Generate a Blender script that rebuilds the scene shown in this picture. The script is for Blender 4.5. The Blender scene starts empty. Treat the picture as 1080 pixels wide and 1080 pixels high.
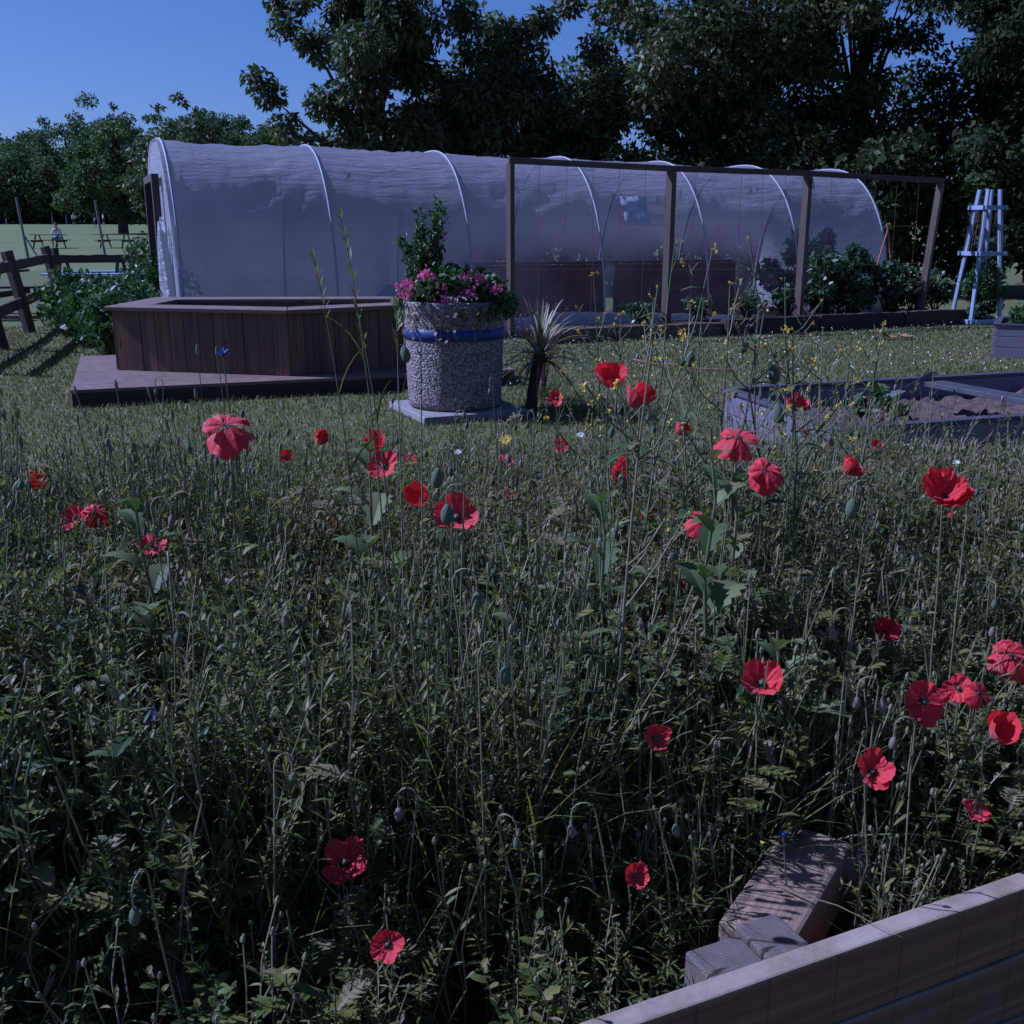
import bpy, math, random
import numpy as np
from mathutils import Vector, Matrix

random.seed(7)
RNG = np.random.default_rng(11)
SC = bpy.context.scene
COL = SC.collection
PI = math.pi
R = math.radians

# ------------------------------------------------------------------ camera
CAM_H = 1.40
TILT = R(15.15)
FPX = 1100.0
cam_d = bpy.data.cameras.new('camera')
cam_d.sensor_width = 36.0
cam_d.lens = 36.0 * FPX / 1080.0
cam_d.clip_start = 0.05
cam_d.clip_end = 3000
cam = bpy.data.objects.new('camera', cam_d)
COL.objects.link(cam)
cam.location = (0, 0, CAM_H)
cam.rotation_euler = (PI / 2 - TILT, 0, 0)
SC.camera = cam


def ray(px, py):
    dx = (px - 540) / FPX
    dy = -(py - 540) / FPX
    c, s = math.cos(TILT), math.sin(TILT)
    return Vector((dx, c + dy * s, -s + dy * c))


def gp(px, py, z=0.0):
    d = ray(px, py)
    return Vector((0, 0, CAM_H)) + d * ((z - CAM_H) / d.z)


def dp(px, py, dist):
    """point at a given distance along the optical axis"""
    return Vector((0, 0, CAM_H)) + ray(px, py) * dist


# ------------------------------------------------------------------ mesh helpers
class Q:
    """quad soup with a per-face random value and material index"""
    def __init__(self):
        self.v, self.f, self.r, self.m, self.n = [], [], [], [], 0

    def add(self, v, f, r=None, m=0):
        v = np.asarray(v, float).reshape(-1, 3)
        f = np.asarray(f, int).reshape(-1, 4)
        self.v.append(v)
        self.f.append(f + self.n)
        if r is None:
            r = random.random()
        self.r.append(np.broadcast_to(np.asarray(r, float), (len(f),)))
        self.m.append(np.broadcast_to(np.asarray(m, int), (len(f),)))
        self.n += len(v)
        return self

    def arrays(self):
        return (np.concatenate(self.v), np.concatenate(self.f),
                np.concatenate(self.r), np.concatenate(self.m))

    # -- primitives
    def box(self, c, size, rz=0.0, r=None, m=0, taper=1.0):
        x, y, z = size[0] / 2, size[1] / 2, size[2] / 2
        t = taper
        v = np.array([[-x, -y, -z], [x, -y, -z], [x, y, -z], [-x, y, -z],
                      [-x * t, -y * t, z], [x * t, -y * t, z], [x * t, y * t, z], [-x * t, y * t, z]])
        if rz:
            cs, sn = math.cos(rz), math.sin(rz)
            v[:, :2] = v[:, :2] @ np.array([[cs, sn], [-sn, cs]])
        v = v + np.array(c)
        return self.add(v, [[0, 3, 2, 1], [4, 5, 6, 7], [0, 1, 5, 4], [1, 2, 6, 5], [2, 3, 7, 6], [3, 0, 4, 7]], r, m)

    def tube(self, pts, rad, n=5, r=None, m=0, cap=False):
        pts = np.asarray(pts, float)
        k = len(pts)
        rad = np.broadcast_to(np.asarray(rad, float), (k,))
        t = np.gradient(pts, axis=0)
        t /= np.linalg.norm(t, axis=1, keepdims=True) + 1e-12
        ref = np.array([0.31, 0.83, 0.12])
        if abs(np.dot(t[0], ref / np.linalg.norm(ref))) > .9:
            ref = np.array([1., 0, 0.1])
        a = np.cross(t, ref)
        a /= np.linalg.norm(a, axis=1, keepdims=True) + 1e-12
        b = np.cross(t, a)
        ang = np.linspace(0, 2 * PI, n, endpoint=False)
        ring = (a[:, None, :] * np.cos(ang)[None, :, None] + b[:, None, :] * np.sin(ang)[None, :, None]) * rad[:, None, None]
        v = (pts[:, None, :] + ring).reshape(-1, 3)
        f = []
        for i in range(k - 1):
            for j in range(n):
                j2 = (j + 1) % n
                f.append([i * n + j, i * n + j2, (i + 1) * n + j2, (i + 1) * n + j])
        if cap and n == 4:
            f.append([3, 2, 1, 0])
            e = (k - 1) * n
            f.append([e, e + 1, e + 2, e + 3])
        return self.add(v, f, r, m)

    def lathe(self, prof, n=24, c=(0, 0, 0), r=None, m=0, wob=0.0):
        prof = np.asarray(prof, float)
        k = len(prof)
        ang = np.linspace(0, 2 * PI, n, endpoint=False)
        rr = prof[:, 0][:, None] * (1 + (wob * RNG.normal(size=(k, n)) if wob else 0))
        v = np.stack([rr * np.cos(ang), rr * np.sin(ang), np.broadcast_to(prof[:, 1][:, None], (k, n))], -1).reshape(-1, 3) + np.array(c)
        f = []
        for i in range(k - 1):
            for j in range(n):
                j2 = (j + 1) % n
                f.append([i * n + j, i * n + j2, (i + 1) * n + j2, (i + 1) * n + j])
        return self.add(v, f, r, m)

    def leaf(self, base, d, length, width, nseg=4, droop=0.5, fold=0.25, jag=0.0, up=(0, 0, 1), r=None, m=0, shape='oval', lateral=0.0):
        """a folded leaf strip: two quads across, nseg along"""
        d = np.asarray(d, float)
        d = d / np.linalg.norm(d)
        up = np.asarray(up, float)
        s = np.cross(d, up)
        if np.linalg.norm(s) < 1e-3:
            s = np.cross(d, np.array([1, 0, 0.]))
        s /= np.linalg.norm(s)
        nrm = np.cross(s, d)
        t = np.linspace(0, 1, nseg + 1)
        mid = np.asarray(base, float) + d * (t * length)[:, None] - np.array([0, 0, 1.]) * (droop * length * t ** 2)[:, None] + s * (lateral * length * t ** 2)[:, None]
        if shape == 'oval':
            w = np.sin(PI * np.clip(t * .93 + .05, 0, 1)) ** .8
        elif shape == 'blade':
            w = (1 - t) ** .6 * .9 + .1 * (1 - t) + .02
        else:
            w = np.minimum(1, t * 3 + .15) * (1 - t) ** .5 + .02
        w = w * width / 2
        if jag:
            w = w * (1 + jag * np.where(np.arange(nseg + 1) % 2 == 0, -1, 1))
        w = np.maximum(w, .0004)
        lft = mid + s * w[:, None] + nrm * (fold * w)[:, None]
        rgt = mid - s * w[:, None] + nrm * (fold * w)[:, None]
        v = np.stack([lft, mid, rgt], 1).reshape(-1, 3)
        f = []
        for i in range(nseg):
            f.append([i * 3, i * 3 + 1, i * 3 + 4, i * 3 + 3])
            f.append([i * 3 + 1, i * 3 + 2, i * 3 + 5, i * 3 + 4])
        return self.add(v, f, r, m)

    def ribbon(self, base, d, length, width, nseg=4, droop=0.5, r=None, m=0, tipw=.05):
        """one-quad-wide blade"""
        d = np.asarray(d, float)
        d = d / np.linalg.norm(d)
        s = np.cross(d, np.array([0, 0, 1.]) + RNG.normal(size=3) * .4)
        s /= np.linalg.norm(s) + 1e-9
        t = np.linspace(0, 1, nseg + 1)
        hz = d * np.array([1, 1, 0])
        hz = hz / (np.linalg.norm(hz) + 1e-6)
        mid = np.asarray(base, float) + d * (t * length)[:, None] + (hz * .6 - np.array([0, 0, 1.])) * (droop * length * t ** 2)[:, None]
        w = width / 2 * np.maximum(tipw, (1 - t ** 1.6))
        v = np.stack([mid + s * w[:, None], mid - s * w[:, None]], 1).reshape(-1, 3)
        f = [[2 * i, 2 * i + 1, 2 * i + 3, 2 * i + 2] for i in range(nseg)]
        return self.add(v, f, r, m)

    def cards(self, c, d, s, ln, wd, r, m=0):
        """vectorised rhombic leaves: centres, directions, sides, lengths, widths"""
        ln = np.asarray(ln)[:, None]
        wd = np.asarray(wd)[:, None]
        n = len(c)
        v = np.stack([c - d * ln * .5, c - d * ln * .05 + s * wd * .5, c + d * ln * .5, c - d * ln * .05 - s * wd * .5], 1).reshape(-1, 3)
        f = np.arange(n * 4).reshape(-1, 4)
        return self.add(v, f, r, m)

    def put(self, T, pos, rz=0.0, s=1.0, tilt=(0, 0), sz=None, dr=0.0):
        v, f, r, m = T
        if sz is None:
            sz = s
        cs, sn = math.cos(rz), math.sin(rz)
        w = v * np.array([s, s, sz])
        xy = w[:, :2] @ np.array([[cs, sn], [-sn, cs]])
        z = w[:, 2]
        out = np.stack([xy[:, 0] + tilt[0] * z + pos[0], xy[:, 1] + tilt[1] * z + pos[1], z + pos[2]], 1)
        self.v.append(out)
        self.f.append(f + self.n)
        self.r.append(np.clip(r + dr, 0, 1))
        self.m.append(m)
        self.n += len(v)

    def mesh(self, name, mats, smooth=True):
        v, f, r, m = self.arrays()
        me = bpy.data.meshes.new(name)
        me.vertices.add(len(v))
        me.vertices.foreach_set('co', v.astype(np.float32).ravel())
        me.loops.add(f.size)
        me.loops.foreach_set('vertex_index', f.astype(np.int32).ravel())
        me.polygons.add(len(f))
        me.polygons.foreach_set('loop_start', np.arange(0, f.size, 4, dtype=np.int32))
        for mm in (mats if isinstance(mats, (list, tuple)) else [mats]):
            me.materials.append(mm)
        me.polygons.foreach_set('material_index', m.astype(np.int32))
        me.polygons.foreach_set('use_smooth', np.full(len(f), smooth))
        me.update(calc_edges=True)
        a = me.attributes.new('rnd', 'FLOAT', 'FACE')
        a.data.foreach_set('value', r.astype(np.float32))
        return me

    def build(self, name, mats, parent=None, loc=(0, 0, 0), rot=(0, 0, 0), smooth=True, bevel=0.0):
        return link(name, self.mesh(name, mats, smooth), parent, loc, rot, bevel)


def link(name, me, parent=None, loc=(0, 0, 0), rot=(0, 0, 0), bevel=0.0):
    o = bpy.data.objects.new(name, me)
    COL.objects.link(o)
    o.parent = parent
    o.location = loc
    o.rotation_euler = rot
    if bevel:
        b = o.modifiers.new('bevel', 'BEVEL')
        b.width = bevel
        b.segments = 2
        b.limit_method = 'ANGLE'
    return o


def tag(o, label, cat, group=None, kind=None):
    o['label'] = label
    if cat:
        o['category'] = cat
    if group:
        o['group'] = group
    if kind:
        o['kind'] = kind
    return o


def thing(name, loc, label, cat, group=None, rz=0):
    o = bpy.data.objects.new(name, None)
    COL.objects.link(o)
    o.empty_display_size = .1
    o.location = loc
    o.rotation_euler = (0, 0, rz)
    return tag(o, label, cat, group)


def board(name, p0, p1, wid, hei, mat, parent, bevel=.006, off=(0, 0, 0), dev=0.0):
    """timber with its local X along p0->p1 (points at the middle of the section), positions in world;
    the parent must be unrotated"""
    p0, p1 = Vector(p0), Vector(p1)
    d = p1 - p0
    L = d.length
    rz = math.atan2(d.y, d.x)
    ry = -math.asin(d.z / L)
    q = Q()
    n = max(2, int(L / .12))
    xs = np.linspace(0, L, n + 1)
    dz = RNG.normal(size=(n + 1, 2)) * dev
    v, f = [], []
    for i, x in enumerate(xs):
        v += [[x, -wid / 2 + dz[i, 0], -hei / 2], [x, wid / 2 + dz[i, 0], -hei / 2], [x, wid / 2 + dz[i, 0], hei / 2 + dz[i, 1]], [x, -wid / 2 + dz[i, 0], hei / 2 + dz[i, 1]]]
    for i in range(n):
        for j in range(4):
            j2 = (j + 1) % 4
            f.append([i * 4 + j, (i + 1) * 4 + j, (i + 1) * 4 + j2, i * 4 + j2])
    f.append([0, 1, 2, 3])
    e = n * 4
    f.append([e + 3, e + 2, e + 1, e])
    q.add(v, f)
    pl = Vector(parent.location) if parent else Vector((0, 0, 0))
    o = q.build(name, mat, parent, p0 - pl + Vector(off), (0, ry, rz), smooth=False, bevel=bevel)
    return o


# ------------------------------------------------------------------ materials
def newmat(name):
    m = bpy.data.materials.new(name)
    m.use_nodes = True
    nt = m.node_tree
    b = nt.nodes['Principled BSDF']
    return m, nt, b


def lk(nt, a, b):
    nt.links.new(a, b)


def ramp(nt, fac, stops):
    n = nt.nodes.new('ShaderNodeValToRGB')
    el = n.color_ramp.elements
    while len(el) < len(stops):
        el.new(.5)
    for e, (p, c) in zip(el, stops):
        e.position = p
        e.color = (*c, 1)
    lk(nt, fac, n.inputs[0])
    return n.outputs[0]


def noise(nt, scale, detail=4, rough=.6, vec=None, dim='3D'):
    n = nt.nodes.new('ShaderNodeTexNoise')
    n.inputs['Scale'].default_value = scale
    n.inputs['Detail'].default_value = detail
    n.inputs['Roughness'].default_value = rough
    if vec is not None:
        lk(nt, vec, n.inputs['Vector'])
    return n.outputs['Fac']


def coords(nt, scale=(1, 1, 1), kind='Object'):
    t = nt.nodes.new('ShaderNodeTexCoord')
    mp = nt.nodes.new('ShaderNodeMapping')
    mp.inputs['Scale'].default_value = scale
    lk(nt, t.outputs[kind], mp.inputs['Vector'])
    return mp.outputs['Vector']


def mixc(nt, fac, a, b, mode='MIX'):
    n = nt.nodes.new('ShaderNodeMix')
    n.data_type = 'RGBA'
    n.blend_type = mode
    if isinstance(fac, float):
        n.inputs[0].default_value = fac
    else:
        lk(nt, fac, n.inputs[0])
    for i, s in ((6, a), (7, b)):
        if isinstance(s, tuple):
            n.inputs[i].default_value = (*s, 1)
        else:
            lk(nt, s, n.inputs[i])
    return n.outputs[2]


def bump(nt, b, h, strength=.3, dist=.01):
    n = nt.nodes.new('ShaderNodeBump')
    n.inputs['Strength'].default_value = strength
    n.inputs['Distance'].default_value = dist
    lk(nt, h, n.inputs['Height'])
    lk(nt, n.outputs[0], b.inputs['Normal'])


def leafmat(name, stops, rough=.5, trans=.3, spec=.4):
    """foliage: colour picked per leaf, some light passing through"""
    m, nt, b = newmat(name)
    a = nt.nodes.new('ShaderNodeAttribute')
    a.attribute_name = 'rnd'
    c = ramp(nt, a.outputs['Fac'], stops)
    nz = noise(nt, 25, 2, .5, coords(nt))
    c = mixc(nt, .35, c, mixc(nt, nz, (.25, .25, .25), (1, 1, 1)), 'MULTIPLY')
    lk(nt, c, b.inputs['Base Color'])
    b.inputs['Roughness'].default_value = rough
    b.inputs['Specular IOR Level'].default_value = spec
    t = nt.nodes.new('ShaderNodeBsdfTranslucent')
    c2 = mixc(nt, 1.0, c, (1.0, 1.15, .6), 'MULTIPLY')
    lk(nt, c2, t.inputs['Color'])
    mx = nt.nodes.new('ShaderNodeMixShader')
    mx.inputs[0].default_value = trans
    lk(nt, b.outputs[0], mx.inputs[1])
    lk(nt, t.outputs[0], mx.inputs[2])
    lk(nt, mx.outputs[0], nt.nodes['Material Output'].inputs[0])
    return m


def woodmat(name, c1, c2, c3=None, axis='X', rough=.75, grain=40, seams=0.0, worn=None):
    m, nt, b = newmat(name)
    s = {'X': (1.2, grain, grain), 'Z': (grain, grain, 1.2), 'Y': (grain, 1.2, grain)}[axis]
    v = coords(nt, s)
    n1 = noise(nt, 1.0, 6, .65, v)
    c = ramp(nt, n1, [(.3, c1), (.7, c2)])
    v2 = coords(nt)
    n2 = noise(nt, 3.5, 5, .6, v2)
    if c3:
        c = mixc(nt, ramp(nt, n2, [(.45, (0, 0, 0)), (.7, (1, 1, 1))]), c, c3)
    pa = nt.nodes.new('ShaderNodeAttribute')
    pa.attribute_name = 'rnd'
    c = mixc(nt, 1.0, c, ramp(nt, pa.outputs['Fac'], [(0, (.72, .70, .70)), (.5, (1, 1, 1)), (1, (1.0, .9, .82))]), 'MULTIPLY')
    ks = {'X': (2.2, 9, 9), 'Z': (9, 9, 2.2), 'Y': (9, 2.2, 9)}[axis]
    vk = nt.nodes.new('ShaderNodeTexVoronoi')
    vk.inputs['Scale'].default_value = 1.0
    lk(nt, coords(nt, ks), vk.inputs['Vector'])
    c = mixc(nt, 1.0, c, ramp(nt, vk.outputs['Distance'], [(.05, (.35, .3, .28)), (.15, (1, 1, 1))]), 'MULTIPLY')
    n3 = noise(nt, 1.0, 3, .5, coords(nt, tuple(4.0 * q_ if q_ > 5 else q_ * .6 for q_ in s)))
    c = mixc(nt, .5, c, ramp(nt, n3, [(.35, (.45, .42, .4)), (.6, (1, 1, 1))]), 'MULTIPLY')
    h = n1
    if seams:
        w = nt.nodes.new('ShaderNodeTexWave')
        w.wave_type = 'BANDS'
        w.bands_direction = axis
        w.inputs['Scale'].default_value = seams
        w.inputs['Distortion'].default_value = .25
        lk(nt, v2, w.inputs['Vector'])
        sm = ramp(nt, w.outputs['Fac'], [(0.0, (.72, .72, .72)), (.006, (1, 1, 1))])
        c = mixc(nt, 1.0, c, sm, 'MULTIPLY')
    if worn:
        g = nt.nodes.new('ShaderNodeNewGeometry')
        sp = nt.nodes.new('ShaderNodeSeparateXYZ')
        lk(nt, g.outputs['Normal'], sp.inputs[0])
        pt = nt.nodes.new('ShaderNodeMath')
        pt.operation = 'MULTIPLY'
        lk(nt, sp.outputs['Z'], pt.inputs[0])
        lk(nt, ramp(nt, n2, [(.25, (.5, .5, .5)), (.6, (1, 1, 1))]), pt.inputs[1])
        pt.use_clamp = True
        n4 = noise(nt, 11, 6, .7, v2)
        wc = mixc(nt, n1, worn, tuple(x * .45 for x in worn))
        wc = mixc(nt, ramp(nt, n4, [(.40, (0, 0, 0)), (.68, (.55, .55, .55))]), wc, tuple(x * .6 for x in c1))
        c = mixc(nt, pt.outputs[0], c, wc)
    lk(nt, c, b.inputs['Base Color'])
    b.inputs['Roughness'].default_value = rough
    b.inputs['Specular IOR Level'].default_value = .25
    bump(nt, b, h, .35, .004)
    return m


def plainmat(name, c1, c2=None, rough=.6, scale=20, bmp=.15, spec=.4, metal=0):
    m, nt, b = newmat(name)
    c2 = c2 or tuple(x * .7 for x in c1)
    n1 = noise(nt, scale, 5, .6, coords(nt))
    lk(nt, ramp(nt, n1, [(.3, c1), (.72, c2)]), b.inputs['Base Color'])
    b.inputs['Roughness'].default_value = rough
    b.inputs['Specular IOR Level'].default_value = spec
    b.inputs['Metallic'].default_value = metal
    if bmp:
        bump(nt, b, n1, bmp, .01)
    return m


M = {}
G1, G2, G3 = (.035, .075, .02), (.075, .13, .035), (.12, .16, .05)
M['meadow'] = leafmat('meadow_leaf', [(0, (.04, .07, .016)), (.35, (.095, .135, .028)), (.7, (.165, .19, .04)), (.92, (.26, .24, .07)), (1, (.28, .24, .13))], .5, .42, .32)
M['stem'] = leafmat('hairy_stem', [(0, (.11, .13, .055)), (.5, (.17, .19, .085)), (1, (.25, .22, .13))], .6, .1)
M['bigleaf'] = leafmat('broad_leaf', [(0, (.05, .08, .028)), (.6, (.10, .135, .045)), (1, (.2, .22, .09))], .6, .3, .2)
M['yellow'] = leafmat('yellow_petal', [(0, (.75, .5, .03)), (1, (.8, .62, .08))], .5, .3)
M['white'] = leafmat('white_petal', [(0, (.75, .74, .76)), (1, (.8, .78, .72))], .5, .3)
M['bud'] = plainmat('poppy_bud', (.16, .19, .10), (.10, .13, .07), .7, 400, .6)
M['budpink'] = plainmat('poppy_bud_pink', (.30, .22, .17), (.20, .17, .12), .7, 400, .6)
M['tree'] = leafmat('tree_leaf', [(0, (.035, .052, .018)), (.5, (.075, .095, .032)), (.9, (.125, .14, .045)), (1, (.20, .15, .06))], .55, .25, .35)
M['cherry'] = leafmat('cherry_leaf', [(0, (.035, .058, .024)), (.5, (.075, .10, .038)), (.9, (.125, .145, .05)), (1, (.20, .16, .065))], .55, .3, .35)
M['robinia'] = leafmat('robinia_leaf', [(0, (.05, .09, .02)), (.5, (.09, .14, .03)), (1, (.15, .19, .05))], .45, .4)
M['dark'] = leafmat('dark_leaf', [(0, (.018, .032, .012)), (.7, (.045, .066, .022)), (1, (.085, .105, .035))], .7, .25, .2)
M['far'] = leafmat('far_leaf', [(0, (.05, .085, .035)), (.5, (.085, .125, .05)), (1, (.13, .165, .065))], .7, .3, .2)
M['hedge'] = leafmat('hedge_leaf', [(0, (.03, .065, .02)), (.5, (.06, .11, .03)), (1, (.12, .17, .05))], .45, .3)
M['shrub'] = leafmat('shrub_leaf', [(0, (.025, .055, .022)), (.5, (.05, .09, .035)), (.95, (.10, .15, .06)), (1, (.25, .27, .2))], .4, .25, .5)
M['geranium'] = leafmat('geranium_leaf', [(0, (.035, .075, .02)), (.6, (.07, .13, .035)), (1, (.13, .19, .06))], .5, .3)
M['pink'] = leafmat('pink_petal', [(0, (.65, .09, .30)), (1, (.8, .22, .46))], .5, .3)
M['blue'] = leafmat('blue_petal', [(0, (.03, .05, .36)), (1, (.06, .10, .5))], .5, .25)
M['shadeblue'] = leafmat('shaded_blue_petal', [(0, (.03, .035, .12)), (1, (.06, .06, .18))], .6, .2)  # blue petal in a darker copy, shade of the left stems put into its colour
M['cordyline'] = leafmat('cordyline_leaf', [(0, (.16, .14, .08)), (.5, (.30, .28, .16)), (1, (.46, .42, .28))], .45, .25)
M['dry'] = leafmat('dry_grass', [(0, (.20, .15, .08)), (1, (.36, .28, .16))], .6, .3)
M['reddish'] = leafmat('reddish_grass', [(0, (.18, .08, .08)), (1, (.28, .15, .13))], .6, .3)
M['bark'] = plainmat('bark', (.09, .07, .05), (.045, .035, .028), .9, 14, .8, .1)
M['sleeper'] = woodmat('bed_timber', (.14, .072, .042), (.30, .165, .10), (.21, .12, .08), 'X', .75, 30, 2.6, worn=(.44, .36, .28))
M['beam'] = woodmat('beam_timber', (.13, .095, .065), (.36, .26, .18), (.24, .19, .15), 'X', .8, 55)
def endgrain_material():
    m, nt, b = newmat('end_grain')
    v = coords(nt)
    wv = nt.nodes.new('ShaderNodeTexWave')
    wv.wave_type = 'RINGS'
    wv.rings_direction = 'Z'
    wv.inputs['Scale'].default_value = 55
    wv.inputs['Distortion'].default_value = 3.5
    wv.inputs['Detail'].default_value = 3
    rc = nt.nodes.new('ShaderNodeVectorMath')
    rc.operation = 'ADD'
    rc.inputs[1].default_value = (.09, .07, 0)
    lk(nt, coords(nt, (1, 1, .05)), rc.inputs[0])
    lk(nt, rc.outputs[0], wv.inputs['Vector'])
    c = ramp(nt, wv.outputs['Fac'], [(.2, (.11, .09, .075)), (.8, (.15, .125, .105))])
    n = noise(nt, 30, 6, .7, v)
    c = mixc(nt, ramp(nt, n, [(.45, (0, 0, 0)), (.65, (.7, .7, .7))]), c, (.08, .07, .06))
    ck = noise(nt, 1.0, 2, .5, coords(nt, (9, 60, 4)))
    c = mixc(nt, 1.0, c, ramp(nt, ck, [(.34, (.25, .25, .25)), (.38, (1, 1, 1))]), 'MULTIPLY')
    lk(nt, c, b.inputs['Base Color'])
    b.inputs['Roughness'].default_value = .9
    b.inputs['Specular IOR Level'].default_value = .15
    bump(nt, b, n, .5, .006)
    return m


M['endgrain'] = endgrain_material()
M['deckwood'] = woodmat('planter_timber', (.10, .055, .038), (.22, .13, .085), (.15, .095, .07), 'Z', .6, 22)
M['deckflat'] = woodmat('decking_timber', (.13, .08, .06), (.23, .15, .11), (.17, .12, .10), 'X', .6, 22, worn=(.28, .20, .165))
M['riser'] = woodmat('shaded_decking', (.03, .022, .02), (.055, .04, .034), None, 'X', .7, 26)  # step front turned from the sun: its shade is put into this darker timber colour
M['frame'] = woodmat('frame_timber', (.10, .075, .055), (.2, .15, .115), (.14, .11, .09), 'Z', .75, 30)
M['framex'] = woodmat('frame_beam_timber', (.08, .06, .045), (.15, .115, .09), None, 'X', .75, 30)
M['redwood'] = woodmat('reddish_boards', (.20, .075, .045), (.34, .14, .08), (.12, .06, .05), 'X', .7, 6)
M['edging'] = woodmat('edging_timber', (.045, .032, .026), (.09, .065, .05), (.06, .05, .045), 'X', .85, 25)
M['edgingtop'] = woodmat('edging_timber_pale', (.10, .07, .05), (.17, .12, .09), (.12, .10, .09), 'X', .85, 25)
M['fence'] = woodmat('fence_timber', (.06, .05, .04), (.12, .095, .075), (.09, .08, .07), 'Z', .85, 25)
M['fencex'] = woodmat('fence_rail_timber', (.06, .05, .04), (.12, .095, .075), (.09, .08, .07), 'X', .85, 25)
M['greybed'] = plainmat('grey_composite', (.165, .15, .185), (.11, .10, .125), .55, 3, .08)
M['greytrim'] = plainmat('grey_trim', (.075, .07, .085), (.05, .047, .058), .55, 5, .08)
M['obelisk'] = plainmat('pale_blue_paint', (.27, .32, .42), (.2, .24, .33), .55, 9, .1)
M['soil'] = plainmat('soil', (.075, .052, .038), (.035, .024, .018), .95, 30, 1.0, .1)
M['drysoil'] = plainmat('dry_soil', (.15, .10, .088), (.07, .05, .042), .95, 22, 1.0, .1)
M['blueband'] = plainmat('blue_paint', (.014, .03, .2), (.03, .035, .11), .5, 12, .1)
M['slab'] = plainmat('paving_slab', (.26, .24, .23), (.17, .16, .155), .85, 16, .35)
M['black'] = plainmat('black_iron', (.02, .02, .022), (.012, .012, .014), .5, 20, .1)
M['string'] = plainmat('brown_string', (.22, .14, .10), (.15, .09, .07), .9, 80, .2)
M['whitepaint'] = plainmat('white_paint', (.75, .76, .78), (.62, .63, .66), .45, 8, .05)
M['redrope'] = plainmat('red_rope', (.34, .11, .09), (.22, .08, .07), .8, 60, .3)
M['orange'] = plainmat('orange_plastic', (.75, .16, .03), (.55, .11, .02), .5, 10, .05)
M['greypole'] = plainmat('grey_metal', (.18, .18, .19), (.12, .12, .13), .5, 10, .05)
M['terracotta'] = plainmat('terracotta', (.42, .17, .09), (.32, .12, .07), .8, 14, .2)
M['skin'] = plainmat('skin', (.55, .36, .27), (.48, .3, .22), .6, 10, 0)
M['shirt'] = plainmat('white_cotton', (.78, .78, .8), (.7, .7, .73), .8, 10, 0)
M['bluecloth'] = plainmat('pale_blue_cotton', (.35, .5, .75), (.3, .42, .66), .8, 10, 0)
M['darkcloth'] = plainmat('navy_cotton', (.03, .04, .08), (.02, .03, .06), .8, 10, 0)
M['hair'] = plainmat('dark_hair', (.03, .02, .015), (.05, .03, .02), .6, 60, .2)


def poppy_material():
    m, nt, b = newmat('poppy_petal')
    a = nt.nodes.new('ShaderNodeAttribute')
    a.attribute_name = 'rnd'
    nz = noise(nt, 60, 4, .6, coords(nt, (1, 1, .25)))
    red = ramp(nt, nz, [(.3, (.50, .014, .022)), (.7, (.76, .05, .05))])
    c = mixc(nt, ramp(nt, a.outputs['Fac'], [(.10, (1, 1, 1)), (.24, (0, 0, 0))]), red, (.02, .004, .012))
    lk(nt, c, b.inputs['Base Color'])
    b.inputs['Roughness'].default_value = .45
    b.inputs['Specular IOR Level'].default_value = .3
    b.inputs['Sheen Weight'].default_value = .25
    bump(nt, b, nz, .3, .003)
    t = nt.nodes.new('ShaderNodeBsdfTranslucent')
    lk(nt, mixc(nt, 1.0, c, (1, .6, .6), 'MULTIPLY'), t.inputs['Color'])
    mx = nt.nodes.new('ShaderNodeMixShader')
    mx.inputs[0].default_value = .33
    lk(nt, b.outputs[0], mx.inputs[1])
    lk(nt, t.outputs[0], mx.inputs[2])
    lk(nt, mx.outputs[0], nt.nodes['Material Output'].inputs[0])
    return m


M['petal'] = poppy_material()


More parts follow.
